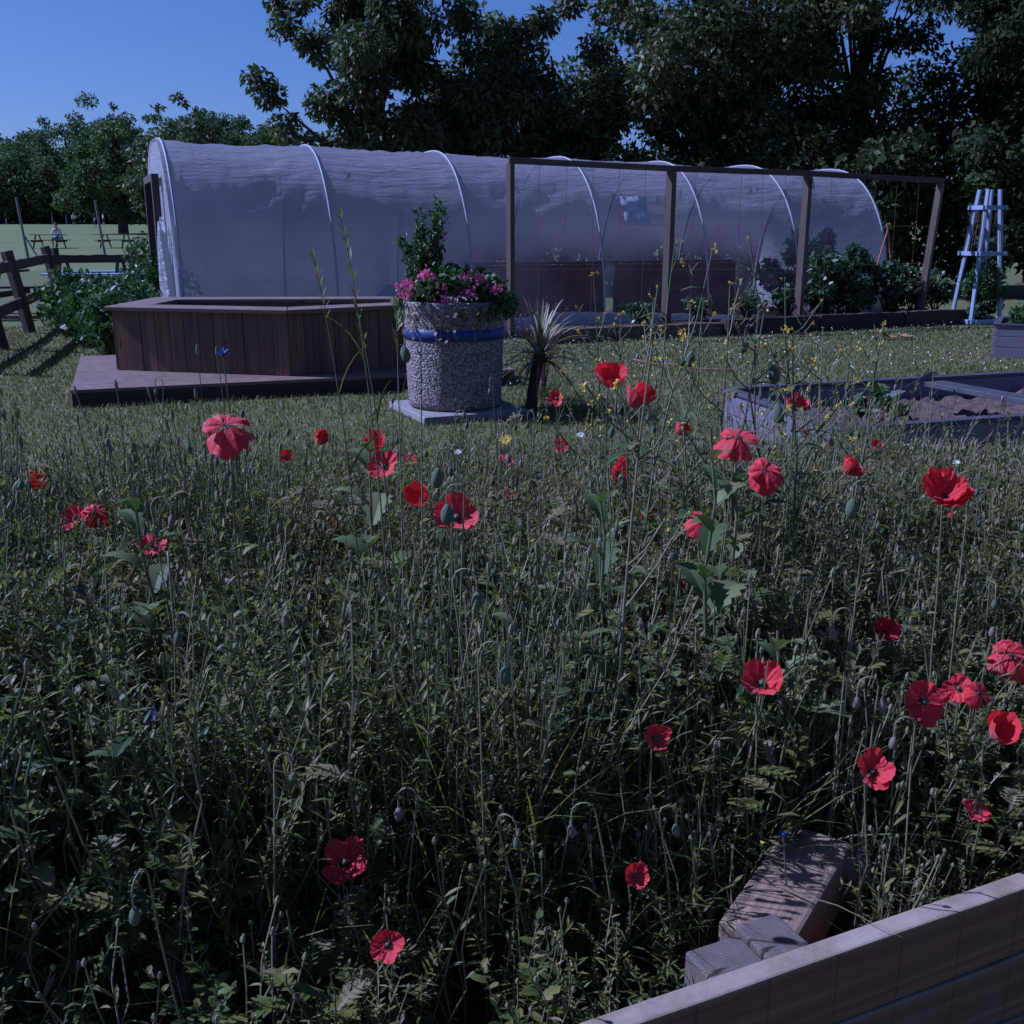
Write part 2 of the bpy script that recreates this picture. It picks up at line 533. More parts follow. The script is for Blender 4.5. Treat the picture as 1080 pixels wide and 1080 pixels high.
def film_material(name, clear, tint=(.44, .44, .47)):
    """weathered polythene: part see-through, part milky, with stretch creases and grime"""
    m, nt, b = newmat(name)
    v = coords(nt, (1.0, 6.0, 6.0))
    cre = noise(nt, 1.6, 7, .62, v)
    blo = noise(nt, 1.1, 5, .6, coords(nt))
    col = mixc(nt, blo, tint, tuple(x * .72 for x in tint))
    lk(nt, col, b.inputs['Base Color'])
    b.inputs['Roughness'].default_value = .32
    b.inputs['Specular IOR Level'].default_value = .5
    bp = nt.nodes.new('ShaderNodeBump')
    bp.inputs['Strength'].default_value = .9
    bp.inputs['Distance'].default_value = .07
    lk(nt, cre, bp.inputs['Height'])
    lk(nt, bp.outputs[0], b.inputs['Normal'])
    t = nt.nodes.new('ShaderNodeBsdfTranslucent')
    lk(nt, col, t.inputs['Color'])
    tr = nt.nodes.new('ShaderNodeBsdfTransparent')
    tr.inputs['Color'].default_value = (.93, .93, .95, 1)
    m1 = nt.nodes.new('ShaderNodeMixShader')
    m1.inputs[0].default_value = .45
    lk(nt, b.outputs[0], m1.inputs[1])
    lk(nt, t.outputs[0], m1.inputs[2])
    m2 = nt.nodes.new('ShaderNodeMixShader')
    f = ramp(nt, blo, [(.3, (clear * 1.15,) * 3), (.75, (clear * .75,) * 3)])
    sp = nt.nodes.new('ShaderNodeSeparateXYZ')
    lk(nt, coords(nt), sp.inputs[0])
    mr = nt.nodes.new('ShaderNodeMapRange')
    mr.inputs['From Min'].default_value = 1.6
    mr.inputs['From Max'].default_value = .9
    mr.inputs['To Min'].default_value = .45
    mr.inputs['To Max'].default_value = 1.9
    lk(nt, sp.outputs['Z'], mr.inputs['Value'])
    mu = nt.nodes.new('ShaderNodeMath')
    mu.operation = 'MULTIPLY'
    lk(nt, f, mu.inputs[0])
    lk(nt, mr.outputs[0], mu.inputs[1])
    mx_ = nt.nodes.new('ShaderNodeMapRange')
    mx_.inputs['From Min'].default_value = 3.0
    mx_.inputs['From Max'].default_value = 5.5
    mx_.inputs['To Min'].default_value = .22
    mx_.inputs['To Max'].default_value = 1.0
    lk(nt, sp.outputs['X'], mx_.inputs['Value'])
    mu2 = nt.nodes.new('ShaderNodeMath')
    mu2.operation = 'MULTIPLY'
    lk(nt, mu.outputs[0], mu2.inputs[0])
    lk(nt, mx_.outputs[0], mu2.inputs[1])
    f = mu2.outputs[0]
    lk(nt, f, m2.inputs[0])
    lk(nt, m1.outputs[0], m2.inputs[1])
    lk(nt, tr.outputs[0], m2.inputs[2])
    lk(nt, m2.outputs[0], nt.nodes['Material Output'].inputs[0])
    return m


M['film'] = film_material('polythene_film', .46, (.45, .42, .46))
M['milky'] = film_material('milky_polythene', .08, (.62, .62, .65))
M['patch'] = plainmat('repair_tape', (.62, .60, .62), (.40, .39, .41), .6, 12, .3)
M['hoop'] = plainmat('hoop_tube', (.34, .34, .37), (.27, .27, .30), .6, 8, .05)


def aggregate_material():
    m, nt, b = newmat('exposed_aggregate')
    vo = nt.nodes.new('ShaderNodeTexVoronoi')
    vo.inputs['Scale'].default_value = 62
    lk(nt, coords(nt), vo.inputs['Vector'])
    hsv = nt.nodes.new('ShaderNodeSeparateColor')
    lk(nt, vo.outputs['Color'], hsv.inputs[0])
    c = ramp(nt, hsv.outputs[0], [(0, (.17, .135, .12)), (.4, (.25, .21, .19)), (.75, (.33, .29, .27)), (1, (.43, .39, .36))])
    gap = ramp(nt, vo.outputs['Distance'], [(.35, (1, 1, 1)), (.66, (.45, .42, .4))])
    c = mixc(nt, 1.0, c, gap, 'MULTIPLY')
    lk(nt, c, b.inputs['Base Color'])
    b.inputs['Roughness'].default_value = .75
    n = nt.nodes.new('ShaderNodeBump')
    n.invert = True
    n.inputs['Strength'].default_value = .9
    n.inputs['Distance'].default_value = .012
    lk(nt, vo.outputs['Distance'], n.inputs['Height'])
    lk(nt, n.outputs[0], b.inputs['Normal'])
    return m


M['aggregate'] = aggregate_material()


def ground_material(name, stops, scale, bmp=.6):
    m, nt, b = newmat(name)
    v = coords(nt)
    n1 = noise(nt, scale, 8, .7, v)
    n2 = noise(nt, .6, 4, .6, v)
    c = ramp(nt, n1, stops)
    c = mixc(nt, ramp(nt, n2, [(.35, (0, 0, 0)), (.7, (.6, .6, .6))]), c, (.115, .115, .045))
    lk(nt, c, b.inputs['Base Color'])
    b.inputs['Roughness'].default_value = .9
    b.inputs['Specular IOR Level'].default_value = .15
    bump(nt, b, n1, bmp, .03)
    return m


M['lawn'] = ground_material('lawn_turf', [(.3, (.06, .072, .024)), (.5, (.105, .12, .04)), (.7, (.165, .155, .065))], 14)
M['field'] = ground_material('field_turf', [(.3, (.10, .13, .04)), (.6, (.15, .17, .06)), (.8, (.18, .19, .075))], .5, .1)
M['grass'] = leafmat('lawn_grass', [(0, (.08, .092, .026)), (.5, (.14, .145, .042)), (.85, (.21, .185, .07)), (1, (.30, .25, .13))], .55, .3)
M['clover'] = leafmat('clover_flower', [(0, (.6, .58, .55)), (1, (.8, .78, .76))], .7, .2)

# ------------------------------------------------------------------ world, sun
SUN_EL, SUN_AZ = R(43), R(-80)
w = bpy.data.worlds.new('World')
SC.world = w
w.use_nodes = True
sky = w.node_tree.nodes.new('ShaderNodeTexSky')
sky.sky_type = 'NISHITA'
sky.sun_disc = False
sky.sun_elevation = SUN_EL
sky.sun_rotation = SUN_AZ
sky.air_density = 1.0
sky.dust_density = .6
sky.ozone_density = 4.0
w.node_tree.links.new(sky.outputs[0], w.node_tree.nodes['Background'].inputs[0])
w.node_tree.nodes['Background'].inputs[1].default_value = .052
sd = bpy.data.lights.new('sun', 'SUN')
sd.energy = 4.8
sd.angle = R(.5)
sd.color = (1, .95, .88)
so = bpy.data.objects.new('sun', sd)
COL.objects.link(so)
sdir = Vector((math.sin(SUN_AZ) * math.cos(SUN_EL), math.cos(SUN_AZ) * math.cos(SUN_EL), math.sin(SUN_EL)))
so.rotation_euler = sdir.to_track_quat('Z', 'Y').to_euler()
so.location = (-10, 5, 20)
VS = SC.view_settings
VS.view_transform = 'Standard'
VS.look = 'None'
VS.gamma = 1
VS.exposure = 0.12
VS.use_white_balance = True            # the whole photograph carries a cold blue cast
VS.white_balance_temperature = 4450
VS.white_balance_tint = 34
SC.cycles.max_bounces = 8
SC.cycles.transparent_max_bounces = 16
SC.cycles.use_denoising = True

U = Vector((.92, .39, 0)).normalized()       # the garden's long direction
V = Vector((-U.y, U.x, 0))


# ------------------------------------------------------------------ ground
def gz(x, y):
    if y < 38:
        return 0.0
    if y < 180:
        return 2.35 * (y - 38) / 142
    return 2.35 + (y - 180) * .055


def sheet(name, ys, mat, label):
    xs = np.concatenate([np.linspace(-500, -40, 12), np.linspace(-30, 30, 31), np.linspace(40, 500, 12)])
    q = Q()
    v = [[x, y, gz(x, y)] for y in ys for x in xs]
    n = len(xs)
    f = [[j * n + i, j * n + i + 1, (j + 1) * n + i + 1, (j + 1) * n + i] for j in range(len(ys) - 1) for i in range(n - 1)]
    q.add(v, f)
    o = q.build(name, mat)
    return tag(o, label, None, kind='structure')


sheet('lawn', list(np.linspace(-30, 38, 35)), M['lawn'], 'mown lawn of the garden, dry in patches')
sheet('playing_field', [38, 60, 90, 120, 150, 180, 240, 320, 450, 700], M['field'], 'pale grass playing field rising towards the far woods')


def lawn_grass():
    q = Q()
    N = 230000
    y = 3.2 + 12.5 * RNG.random(N) ** 1.5
    x = (RNG.random(N) - .5) * 2 * (.56 * y + .6)
    ln = .02 + .024 * RNG.random(N)
    ln *= 1 + .5 * np.clip(np.sin(x * 2.1 + 1) * np.sin(y * 1.7), 0, 1)
    wd = .004 + .0011 * y * RNG.random(N)
    az = RNG.random(N) * 2 * PI
    le = RNG.random(N) * .9
    d = np.stack([np.cos(az) * np.sin(le), np.sin(az) * np.sin(le), np.cos(le)], 1)
    s = np.stack([-np.sin(az), np.cos(az), np.zeros(N)], 1)
    b = np.stack([x, y, np.zeros(N)], 1)
    tip = b + d * ln[:, None]
    mid = b + d * ln[:, None] * .5
    w2 = (wd / 2)[:, None]
    v = np.stack([b - s * w2, b + s * w2, tip + s * w2 * .2, tip - s * w2 * .2], 1).reshape(-1, 3)
    pat = .5 + .25 * np.sin(x * .9) * np.cos(y * 1.3) + .3 * (RNG.random(N) - .5)
    q.add(v, np.arange(4 * N).reshape(-1, 4), np.clip(pat, 0, 1))
    o = q.build('lawn_grass', M['grass'], smooth=False)
    tag(o, 'short mown grass blades covering the lawn', 'grass', kind='stuff')
    q = Q()
    N = 1500
    y = 8 + 9 * RNG.random(N)
    x = -1 + RNG.random(N) * (.55 * y + 2)
    c = np.stack([x, y, .045 + .02 * RNG.random(N)], 1)
    a = RNG.normal(size=(N, 3))
    a /= np.linalg.norm(a, axis=1, keepdims=True)
    s = np.cross(a, RNG.normal(size=(N, 3)))
    s /= np.linalg.norm(s, axis=1, keepdims=True)
    q.cards(c, a, s, np.full(N, .022), np.full(N, .02), RNG.random(N))
    tag(q.build('clover_flowers', M['clover'], smooth=False), 'tiny white clover heads sprinkled over the lawn', 'clover', kind='stuff')


lawn_grass()


# ------------------------------------------------------------------ foliage generators
def leafcloud(q, centres, radii, n, size, droop=.35, flat=1.0, m=0, aspect=.45, rr=None):
    """leaf faces scattered through clumps; each clump a flattened ball denser to its outside"""
    centres = np.asarray(centres, float)
    radii = np.asarray(radii, float)
    k = len(centres)
    pr = radii ** 2
    idx = RNG.choice(k, n, p=pr / pr.sum())
    u = RNG.normal(size=(n, 3))
    u /= np.linalg.norm(u, axis=1, keepdims=True)
    rad = radii[idx] * RNG.random(n) ** .45
    c = centres[idx] + u * rad[:, None] * np.array([1, 1, flat])
    d = u + RNG.normal(size=(n, 3)) * .8
    d[:, 2] -= droop
    d /= np.linalg.norm(d, axis=1, keepdims=True)
    s = np.cross(d, RNG.normal(size=(n, 3)) * .6 + u)
    s /= np.linalg.norm(s, axis=1, keepdims=True) + 1e-9
    ln = size * (.6 + .8 * RNG.random(n))
    r = RNG.random(n) * .55 + (RNG.random(k) * .45)[idx]
    q.cards(c, d, s, ln, ln * aspect, r, m)


def crown_clumps(cx, cy, cz, rx, ry, rz, k, r0, r1, uneven=.25):
    out, rad = [], []
    for _ in range(k):
        u = RNG.normal(size=3)
        u /= np.linalg.norm(u)
        t = RNG.random() ** .4
        t *= 1 + uneven * (RNG.random() - .5) * 2
        out.append([cx + u[0] * rx * t, cy + u[1] * ry * t, cz + u[2] * rz * t])
        rad.append(r0 + (r1 - r0) * RNG.random())
    return np.array(out), np.array(rad)


def tree(name, label, base, height, rx, ry, zc, rz, k, r0, r1, n, size, mat, trunk=.16, droop=.35, aspect=.45, limbs=9, cat='tree', group=None, flat=.8, uneven=.25, extra=None):
    t = thing(name, base, label, cat, group)
    cl, rd = crown_clumps(0, 0, zc, rx, ry, rz, k, r0, r1, uneven)
    cl[:, 2] = np.maximum(cl[:, 2], .25)
    if extra is not None:
        ec, er = extra
        cl = np.concatenate([cl, np.asarray(ec, float)])
        rd = np.concatenate([rd, np.asarray(er, float)])
    q = Q()
    leafcloud(q, cl, rd, n, size, droop, flat, 0, aspect)
    q.build('crown', mat, t, smooth=False)
    q = Q()
    top = np.array([.2 * rx * RNG.normal(), .2 * ry * RNG.normal(), zc + rz * .55])
    pts = [np.array([0, 0, -.1]), np.array([RNG.normal() * .05, 0, top[2] * .3]), top * np.array([.5, .5, .66]), top]
    q.tube(pts, [trunk * 1.25, trunk, trunk * .6, trunk * .15], 7)
    sel = RNG.choice(len(cl), min(limbs, len(cl)), replace=False)
    for i in sel:
        e = cl[i]
        s0 = np.array([0, 0, max(.3, min(e[2] * .6, top[2] * .8) * (.6 + .4 * RNG.random()))])
        s0[:2] = top[:2] * (s0[2] / top[2]) ** 1.3
        mid = (s0 + e) / 2 + np.array([0, 0, .12 * np.linalg.norm(e - s0)]) + RNG.normal(size=3) * .05 * rx
        q.tube([s0, mid, e], [trunk * .38, trunk * .22, trunk * .05], 5)
    q.build('trunk', M['bark'], t)
    return t


def shrub(name, label, base, rx, ry, h, k, n, size, mat, droop=.2, cat='shrub', group=None, aspect=.5, flat=.9, rfac=.3):
    t = thing(name, base, label, cat, group)
    cl, rd = crown_clumps(0, 0, h * .5, rx * .75, ry * .75, h * .42, k, rx * rfac * .7, rx * rfac * 1.3)
    q = Q()
    leafcloud(q, cl, rd, n, size, droop, flat, 0, aspect)
    q.build('foliage', mat, t, smooth=False)
    q = Q()
    for i in range(min(9, k)):
        e = cl[i]
        q.tube([[e[0] * .15, e[1] * .15, -.03], [e[0] * .5, e[1] * .5, e[2] * .55], e], [.014, .010, .003], 4)
    q.build('stems', M['bark'], t)
    return t


# ------------------------------------------------------------------ polytunnel
TA = Vector((-4.76, 14.6, 0))
TB = Vector((5.40, 18.9, 0))
TU = (TB - TA).normalized()
TP = Vector((TU.y, -TU.x, 0))         # towards the camera
TL = (TB - TA).length
TW = 1.80


def tun_h(s):
    return 2.55 + (2.385 - 2.55) * s / TL


HOOPS = [0.06, 1.98, 3.85, 5.85, 7.6, 9.25, TL - .05]


def tun_pt(s, a, scale=1.0):
    """a from 0 (camera-side ground) to pi (far ground): straight-ish legs under a round top"""
    h = tun_h(s) * scale
    x = math.cos(a)
    z = math.sin(a)
    x = math.copysign(abs(x) ** .80, x)
    z = z ** .86 if z > 0 else 0
    return x * TW * scale, z * h


def polytunnel():
    t = thing('polytunnel', TA, 'long arched polytunnel in cloudy plastic film at the back of the lawn', 'polytunnel')
    rz = math.atan2(TU.y, TU.x)
    t.rotation_euler = (0, 0, rz)
    # local frame: X along the tunnel, -Y towards the camera
    q = Q()
    ns, na = 168, 44
    v = []
    ph = RNG.random(8) * 6
    for i in range(ns + 1):
        s = TL * i / ns
        j = np.searchsorted(HOOPS, s)
        lo = HOOPS[max(0, j - 1)]
        hi = HOOPS[min(len(HOOPS) - 1, j)]
        u = (s - lo) / (hi - lo) if hi > lo else 0
        u = min(1, max(0, u))
        sag = 4 * u * (1 - u)
        for k in range(na + 1):
            a = PI * k / na
            x, z = tun_pt(s, a)
            nx, nz_ = math.cos(a), math.sin(a)
            wr = .016 * math.sin(9 * a + 1.3 * s + ph[0]) * sag + .009 * math.sin(3.1 * s + 15 * a + ph[1]) * sag + .006 * math.sin(23 * a - 2.2 * s + ph[2]) * sag
            fan = .010 * math.sin(26 * (a - .5 * (u - .5) ** 2) + 5 * math.sin(2 * s)) * min(1, 6 * u * (1 - u)) + .007 * math.sin(41 * a + 7 * s) * sag
            off = -.045 * sag * (.5 + .5 * nz_) + wr + fan + .004 * RNG.normal()
            z2 = max(0.0, z + nz_ * off)
            v.append([s, -(x + nx * off), z2])
    n = na + 1
    f = [[i * n + k, (i + 1) * n + k, (i + 1) * n + k + 1, i * n + k + 1] for i in range(ns) for k in range(na)]
    q.add(v, f)
    q.build('cover', M['film'], t)
    for s in HOOPS:
        q = Q()
        pts = []
        for k in range(41):
            x, z = tun_pt(s, PI * k / 40)
            pts.append([s, -x * 1.003, z * 1.003])
        q.tube(pts, .014, 7)
        q.build('hoop', M['hoop'], t)
    # end walls: film with a doorway in the near one
    for s, door in ((0.02, True), (TL - .02, False)):
        q = Q()
        ks = np.linspace(0, PI, 33)
        for a, b in zip(ks[:-1], ks[1:]):
            xa, za = tun_pt(s, a)
            xb, zb = tun_pt(s, b)
            lo = 0.0
            if door and abs((xa + xb) / 2) < .55:
                lo = 1.95
            q.add([[s, -xa, lo], [s, -xb, lo], [s, -xb, max(lo, zb)], [s, -xa, max(lo, za)]], [[0, 1, 2, 3]])
        q.build('end_sheet', M['milky'], t)
    q = Q()
    for y in (-.6, .6):
        q.box((-.06, y, 1.0), (.09, .09, 2.0))
    q.box((-.06, 0, 2.045), (.09, 1.29, .09))
    q.build('door_frame', M['fence'], t, smooth=False)
    # loose bundle of film by the doorway
    q = Q()
    for yy, w_ in ((-1.22, .12), (-1.0, .1), (-.78, .07)):
        pts = [[-.05 + .03 * math.sin(3 * z + yy * 5), yy + .06 * math.sin(2 * z + yy), z] for z in np.linspace(0.03, 1.75 - abs(yy) * .25, 9)]
        q.tube(pts, np.linspace(w_ * .9, w_ * .35, 9), 7)
    q.build('curtain', M['milky'], t)
    # slack skirt of film lying along the camera side
    q = Q()
    ns = 90
    v = []
    m = 9
    for i in range(ns + 1):
        s = 1.6 + (TL - 4.2) * i / ns
        hump = .10 + .62 * math.exp(-((s - 2.75) / .5) ** 2) + .20 * math.exp(-((s - 5.2) / .9) ** 2) + .13 * math.exp(-((s - 7.0) / .8) ** 2) + .03 * math.sin(3.3 * s)
        wid = .34 + .10 * math.sin(1.7 * s + 1)
        for k in range(m):
            a = PI * k / (m - 1)
            v.append([s, -(TW - .02 + wid * .5 - wid * .5 * math.cos(PI - a)), .01 + hump * math.sin(a) ** .7 + .008 * RNG.normal() * math.sin(a)])
    f = [[i * m + k, (i + 1) * m + k, (i + 1) * m + k + 1, i * m + k + 1] for i in range(ns) for k in range(m - 1)]
    q.add(v, f)
    q.build('skirt', M['milky'], t)
    # crumpled repair patch
    q = Q()
    v = []
    for i in range(9):
        for k in range(9):
            s = 6.28 + .42 * i / 8
            a = R(33) + R(13) * k / 8
            x, z = tun_pt(s, a)
            o = .03 + .012 * RNG.normal()
            v.append([s + .02 * RNG.normal(), -(x + math.cos(a) * o), z + math.sin(a) * o])
    q.add(v, [[i * 9 + k, (i + 1) * 9 + k, (i + 1) * 9 + k + 1, i * 9 + k + 1] for i in range(8) for k in range(8)])
    q.build('patch', M['patch'], t)
    return t


polytunnel()


def tl(s, y, z=0):
    """tunnel-local to world; y positive towards the camera"""
    return TA + TU * s + TP * y + Vector((0, 0, z))


TRZ = math.atan2(TU.y, TU.x)
soil_q = Q()
v_ = [tl(.3, TW - .25, .02), tl(TL - .3, TW - .25, .02), tl(TL - .3, -TW + .25, .02), tl(.3, -TW + .25, .02)]
soil_q.add([list(p) for p in v_], [[0, 1, 2, 3]])
tag(soil_q.build('earth_floor', M['drysoil']), 'bare earth floor inside the polytunnel', None, kind='structure')


def staging(s0, s1, y, h, label):
    t = thing('staging_bench', tl((s0 + s1) / 2, y), label, 'bench', 'benches inside the polytunnel', TRZ)
    L = s1 - s0
    q = Q()
    for k in range(4):
        q.box((0, -.21 + k * .14, h - .06), (L, .12, .03))
    q.build('top', M['edging'], t, smooth=False)
    q = Q()
    q.box((0, -.33, .45), (L, .03, .84))
    q.build('front_panel', M['redwood'], t, smooth=False)
    for sx in (-1, 1):
        for sy in (-1, 1):
            q = Q()
            q.box((sx * (L / 2 - .08), sy * .24, h / 2 - .01), (.06, .06, h - .03))
            q.build('leg', M['frame'], t, smooth=False)


staging(4.5, 6.7, -.2, .95, 'brown wooden staging seen faintly through the film behind the first frame bay')
staging(6.9, 9.2, -.2, .95, 'brown wooden staging seen faintly through the film behind the second frame bay')
t = thing('crate', tl(4.1, .3), 'orange box glowing faintly through the film left of the frame', 'crate', rz=TRZ)
q = Q()
for sx in (-1, 1):
    q.box((sx * .24, 0, .3), (.03, .4, .55))
q.box((0, .19, .3), (.45, .02, .55))
q.box((0, -.19, .3), (.45, .02, .55))
q.build('sides', M['orange'], t, smooth=False)
q = Q()
q.box((0, 0, .035), (.45, .36, .03))
q.build('bottom', M['orange'], t, smooth=False)
for i, (s, y, h, r_, lb) in enumerate(((9.7, .9, 1.35, .5, 'leafy crop pressed against the film left of the last hoop'),
                                       (10.45, .95, 1.5, .5, 'tall leafy crop behind the film at the right end of the tunnel'))):
    shrub('tunnel_crop', lb, tl(s, y, .02), r_, r_, h, 22, 1500, .15, M['shrub'], cat='plant', group='crops in the polytunnel')

# ------------------------------------------------------------------ timber frame in front of the tunnel
FP = [Vector((-.02, 14.0, 0)), Vector((2.17, 14.9, 0)), Vector((4.26, 15.75, 0)), Vector((6.56, 16.72, 0))]
FH = [2.25, 2.20, 2.18, 2.12]
t = thing('plant_trellis', FP[0], 'open goalpost frame of brown timber hung with strings before the tunnel', 'frame')
for i, p in enumerate(FP):
    lean = (0, 0)
    wd = (.075, .10, .10, .09)[i]
    q = Q()
    b = p - FP[0]
    x0 = .0 if i < 3 else -.16
    q.tube([[x0, 0, -.05], [x0 * .5, 0, FH[i] * .5], [0, 0, FH[i] - .04]], wd * .72, 4, cap=True)
    q.build('post', M['frame'], t, b, (0, 0, R(20)), smooth=False)
for i in range(3):
    a, b = FP[i] + Vector((0, 0, FH[i])), FP[i + 1] + Vector((0, 0, FH[i + 1]))
    board('top_rail', a + (b - a) * (.0 if i else -.012), b if i < 2 else b + (b - a) * .02, .07, .075, M['framex'], t, .004)
q = Q()
for i in range(3):
    for k in range(1, 6):
        if RNG.random() < .15:
            continue
        a = FP[i].lerp(FP[i + 1], k / 6) - FP[0]
        h = FH[i] + (FH[i + 1] - FH[i]) * k / 6 - .04
        ln = h - .15 if RNG.random() < .6 else h * .5
        pts = [[a.x + .01 * math.sin(z * 4 + k), a.y, h - z] for z in np.linspace(0, ln, 8)]
        q.tube(pts, .0035, 3)
a = FP[0]
for h0, h1, i, j in ((1.5, 1.45, 0, 3), (.9, .9, 0, 3)):
    pa, pb = FP[i] - FP[0], FP[j] - FP[0]
    q.tube([[pa.x, pa.y, h0], [(pa.x + pb.x) / 2, (pa.y + pb.y) / 2, h0 - .05], [pb.x, pb.y, h1]], .0022, 3)
q.build('strings', M['string'], t)
q = Q()
b = FP[2] - FP[0]
q.leaf((b.x + .04, b.y - .06, 2.12), (.25, -.1, -1), .2, .07, 5, .1, .3)
q.leaf((b.x - .0, b.y - .07, 2.1), (.5, -.1, -1), .16, .05, 5, .1, .3)
q.build('tape_scrap', M['dry'], t)
# bamboo canes behind the shrubs
for i, (x0, x1, lb) in enumerate(((-.22, .12, 'thin reddish cane leaning right between shrub and end post'), (.28, -.03, 'thin reddish cane leaning left between shrub and end post'))):
    p = gp(944 + i * 8, 330, .2)
    p = FP[3] + Vector((-.75 + .1 * i, .25, 0))
    q = Q()
    q.tube([[x0, 0, 0], [(x0 + x1) / 2, 0, .75], [x1, 0, 1.5]], .014, 5)
    tag(q.build('garden_cane', M['terracotta'], None, p), lb, 'cane', 'crossed canes in the border')

# ------------------------------------------------------------------ border bed of old timbers before the tunnel
E0, E1, E2 = Vector((.45, 13.35, 0)), Vector((2.85, 14.42, 0)), Vector((7.15, 16.45, 0))
t = thing('border_edging', E0, 'low dark timber edging along the border under the tunnel', 'edging')
d01, d12 = (E1 - E0), (E2 - E1)
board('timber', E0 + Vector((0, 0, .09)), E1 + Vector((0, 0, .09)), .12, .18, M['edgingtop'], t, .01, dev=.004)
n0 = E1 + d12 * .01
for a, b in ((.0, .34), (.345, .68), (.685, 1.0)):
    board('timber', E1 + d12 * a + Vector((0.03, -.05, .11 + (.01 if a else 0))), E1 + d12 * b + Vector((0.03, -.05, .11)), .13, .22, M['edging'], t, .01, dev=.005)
n_ = Vector((-d12.y, d12.x, 0)).normalized()
q = Q()
vv = [E0, E1, E2, E2 + n_ * .75, E1 + n_ * .95, E0 + n_ * .8]
vv = [list(p - E0 + Vector((0, 0.06, .13))) for p in vv]
q.add(vv, [[0, 1, 4, 5], [1, 2, 3, 4]])
q.build('soil', M['soil'], t)

BS = [
    (868, 1.05, .42, 'dense dark glossy shrub immediately right of the third frame post', .10, 1500),
    (905, 1.15, .40, 'tallest dark shrub against the right end of the tunnel film', .10, 1500),
    (938, .85, .36, 'grey-green leafy shrub under the crossed canes', .09, 1100),
    (962, .72, .34, 'low spreading shrub at the foot of the end post', .08, 1000),
    (985, .62, .28, 'lowest shrub at the right end of the border edging', .08, 700),
    (885, .55, .34, 'silvery low plant in front of the dark glossy shrub', .07, 900),
    (830, .50, .30, 'small weedy clump left of the third frame post', .07, 600),
    (790, .42, .32, 'low green weeds midway between second and third frame posts', .06, 500),
    (735, .36, .26, 'low weed tuft right of the second frame post', .06, 400),
    (672, .34, .28, 'low weed tuft left of the second frame post', .06, 400),
]
for i, (px, h, r_, lb, sz, n) in enumerate(BS):
    yy = 13.4 + (px - 575) * .0078
    d = ray(px, 330)
    p = Vector((d.x / d.y * (yy + .62), yy + .62, .13))
    if i == 5:
        p += Vector((0, -.3, 0))
    shrub('border_shrub', lb, p, r_ * 1.25, r_, h, 24, int(n * 1.3), sz, M['shrub'], .25, 'shrub', 'shrubs in the tunnel border')

# ------------------------------------------------------------------ blue obelisk
OB = gp(1028, 341)
OB = Vector((OB.x, OB.y, 0))
t = thing('obelisk', OB, 'pale blue painted wooden obelisk trellis standing on the lawn', 'obelisk', rz=R(12))
hb, ht, H = .25, .10, 1.98
for sx in (-1, 1):
    for sy in (-1, 1):
        q = Q()
        q.tube([[sx * hb, sy * hb, 0], [sx * ht, sy * ht, H]], .034, 4, cap=True)
        q.build('leg', M['obelisk'], t, (0, 0, 0), smooth=False)
for z in (.05, 1.05, 1.72):
    w_ = hb + (ht - hb) * z / H + .035
    for a in range(4):
        q = Q()
        q.box((0, -w_ - .012, z), (2 * w_ + .12, .028, .06))
        q.build('rung', M['obelisk'], t, (0, 0, 0), (0, 0, a * PI / 2), smooth=False)
q = Q()
for a in range(4):
    cs, sn = math.cos(a * PI / 2), math.sin(a * PI / 2)
    for k in (-1, -.33, .33, 1):
        p0 = (k * .13, -.17)
        p1 = (k * .19, -.21)
        q.tube([[p0[0] * cs - p0[1] * sn, p0[0] * sn + p0[1] * cs, 1.72], [p1[0] * cs - p1[1] * sn, p1[0] * sn + p1[1] * cs, 1.02]], .005, 3)
q.build('strings', M['string'], t)
shrub('climbing_plant', 'leafy sweet pea climbing inside the blue obelisk', OB + Vector((0, 0, 0)), .38, .36, 1.05, 30, 2300, .075, M['geranium'], .2, 'plant')

# ------------------------------------------------------------------ hexagonal timber planter on its deck
ZD = .15
PL = [Vector((-3.66, 9.66, 0)), Vector((-1.96, 9.24, 0)), Vector((-.62, 10.2, 0)), Vector((-1.05, 11.05, 0)), Vector((-3.64, 10.95, 0))]
cen = sum(PL, Vector()) / 5
t = thing('timber_planter', cen, 'large angular brown timber planter with a flat coping', 'planter')


def inset(poly, d):
    n = len(poly)
    out = []
    for i in range(n):
        a, b, c = poly[i - 1], poly[i], poly[(i + 1) % n]
        e0, e1 = (b - a).normalized(), (c - b).normalized()
        n0, n1 = Vector((-e0.y, e0.x, 0)), Vector((-e1.y, e1.x, 0))
        k = (n0 + n1)
        k = k / max(.2, k.length_squared) * 2
        out.append(b + k * d)
    return out


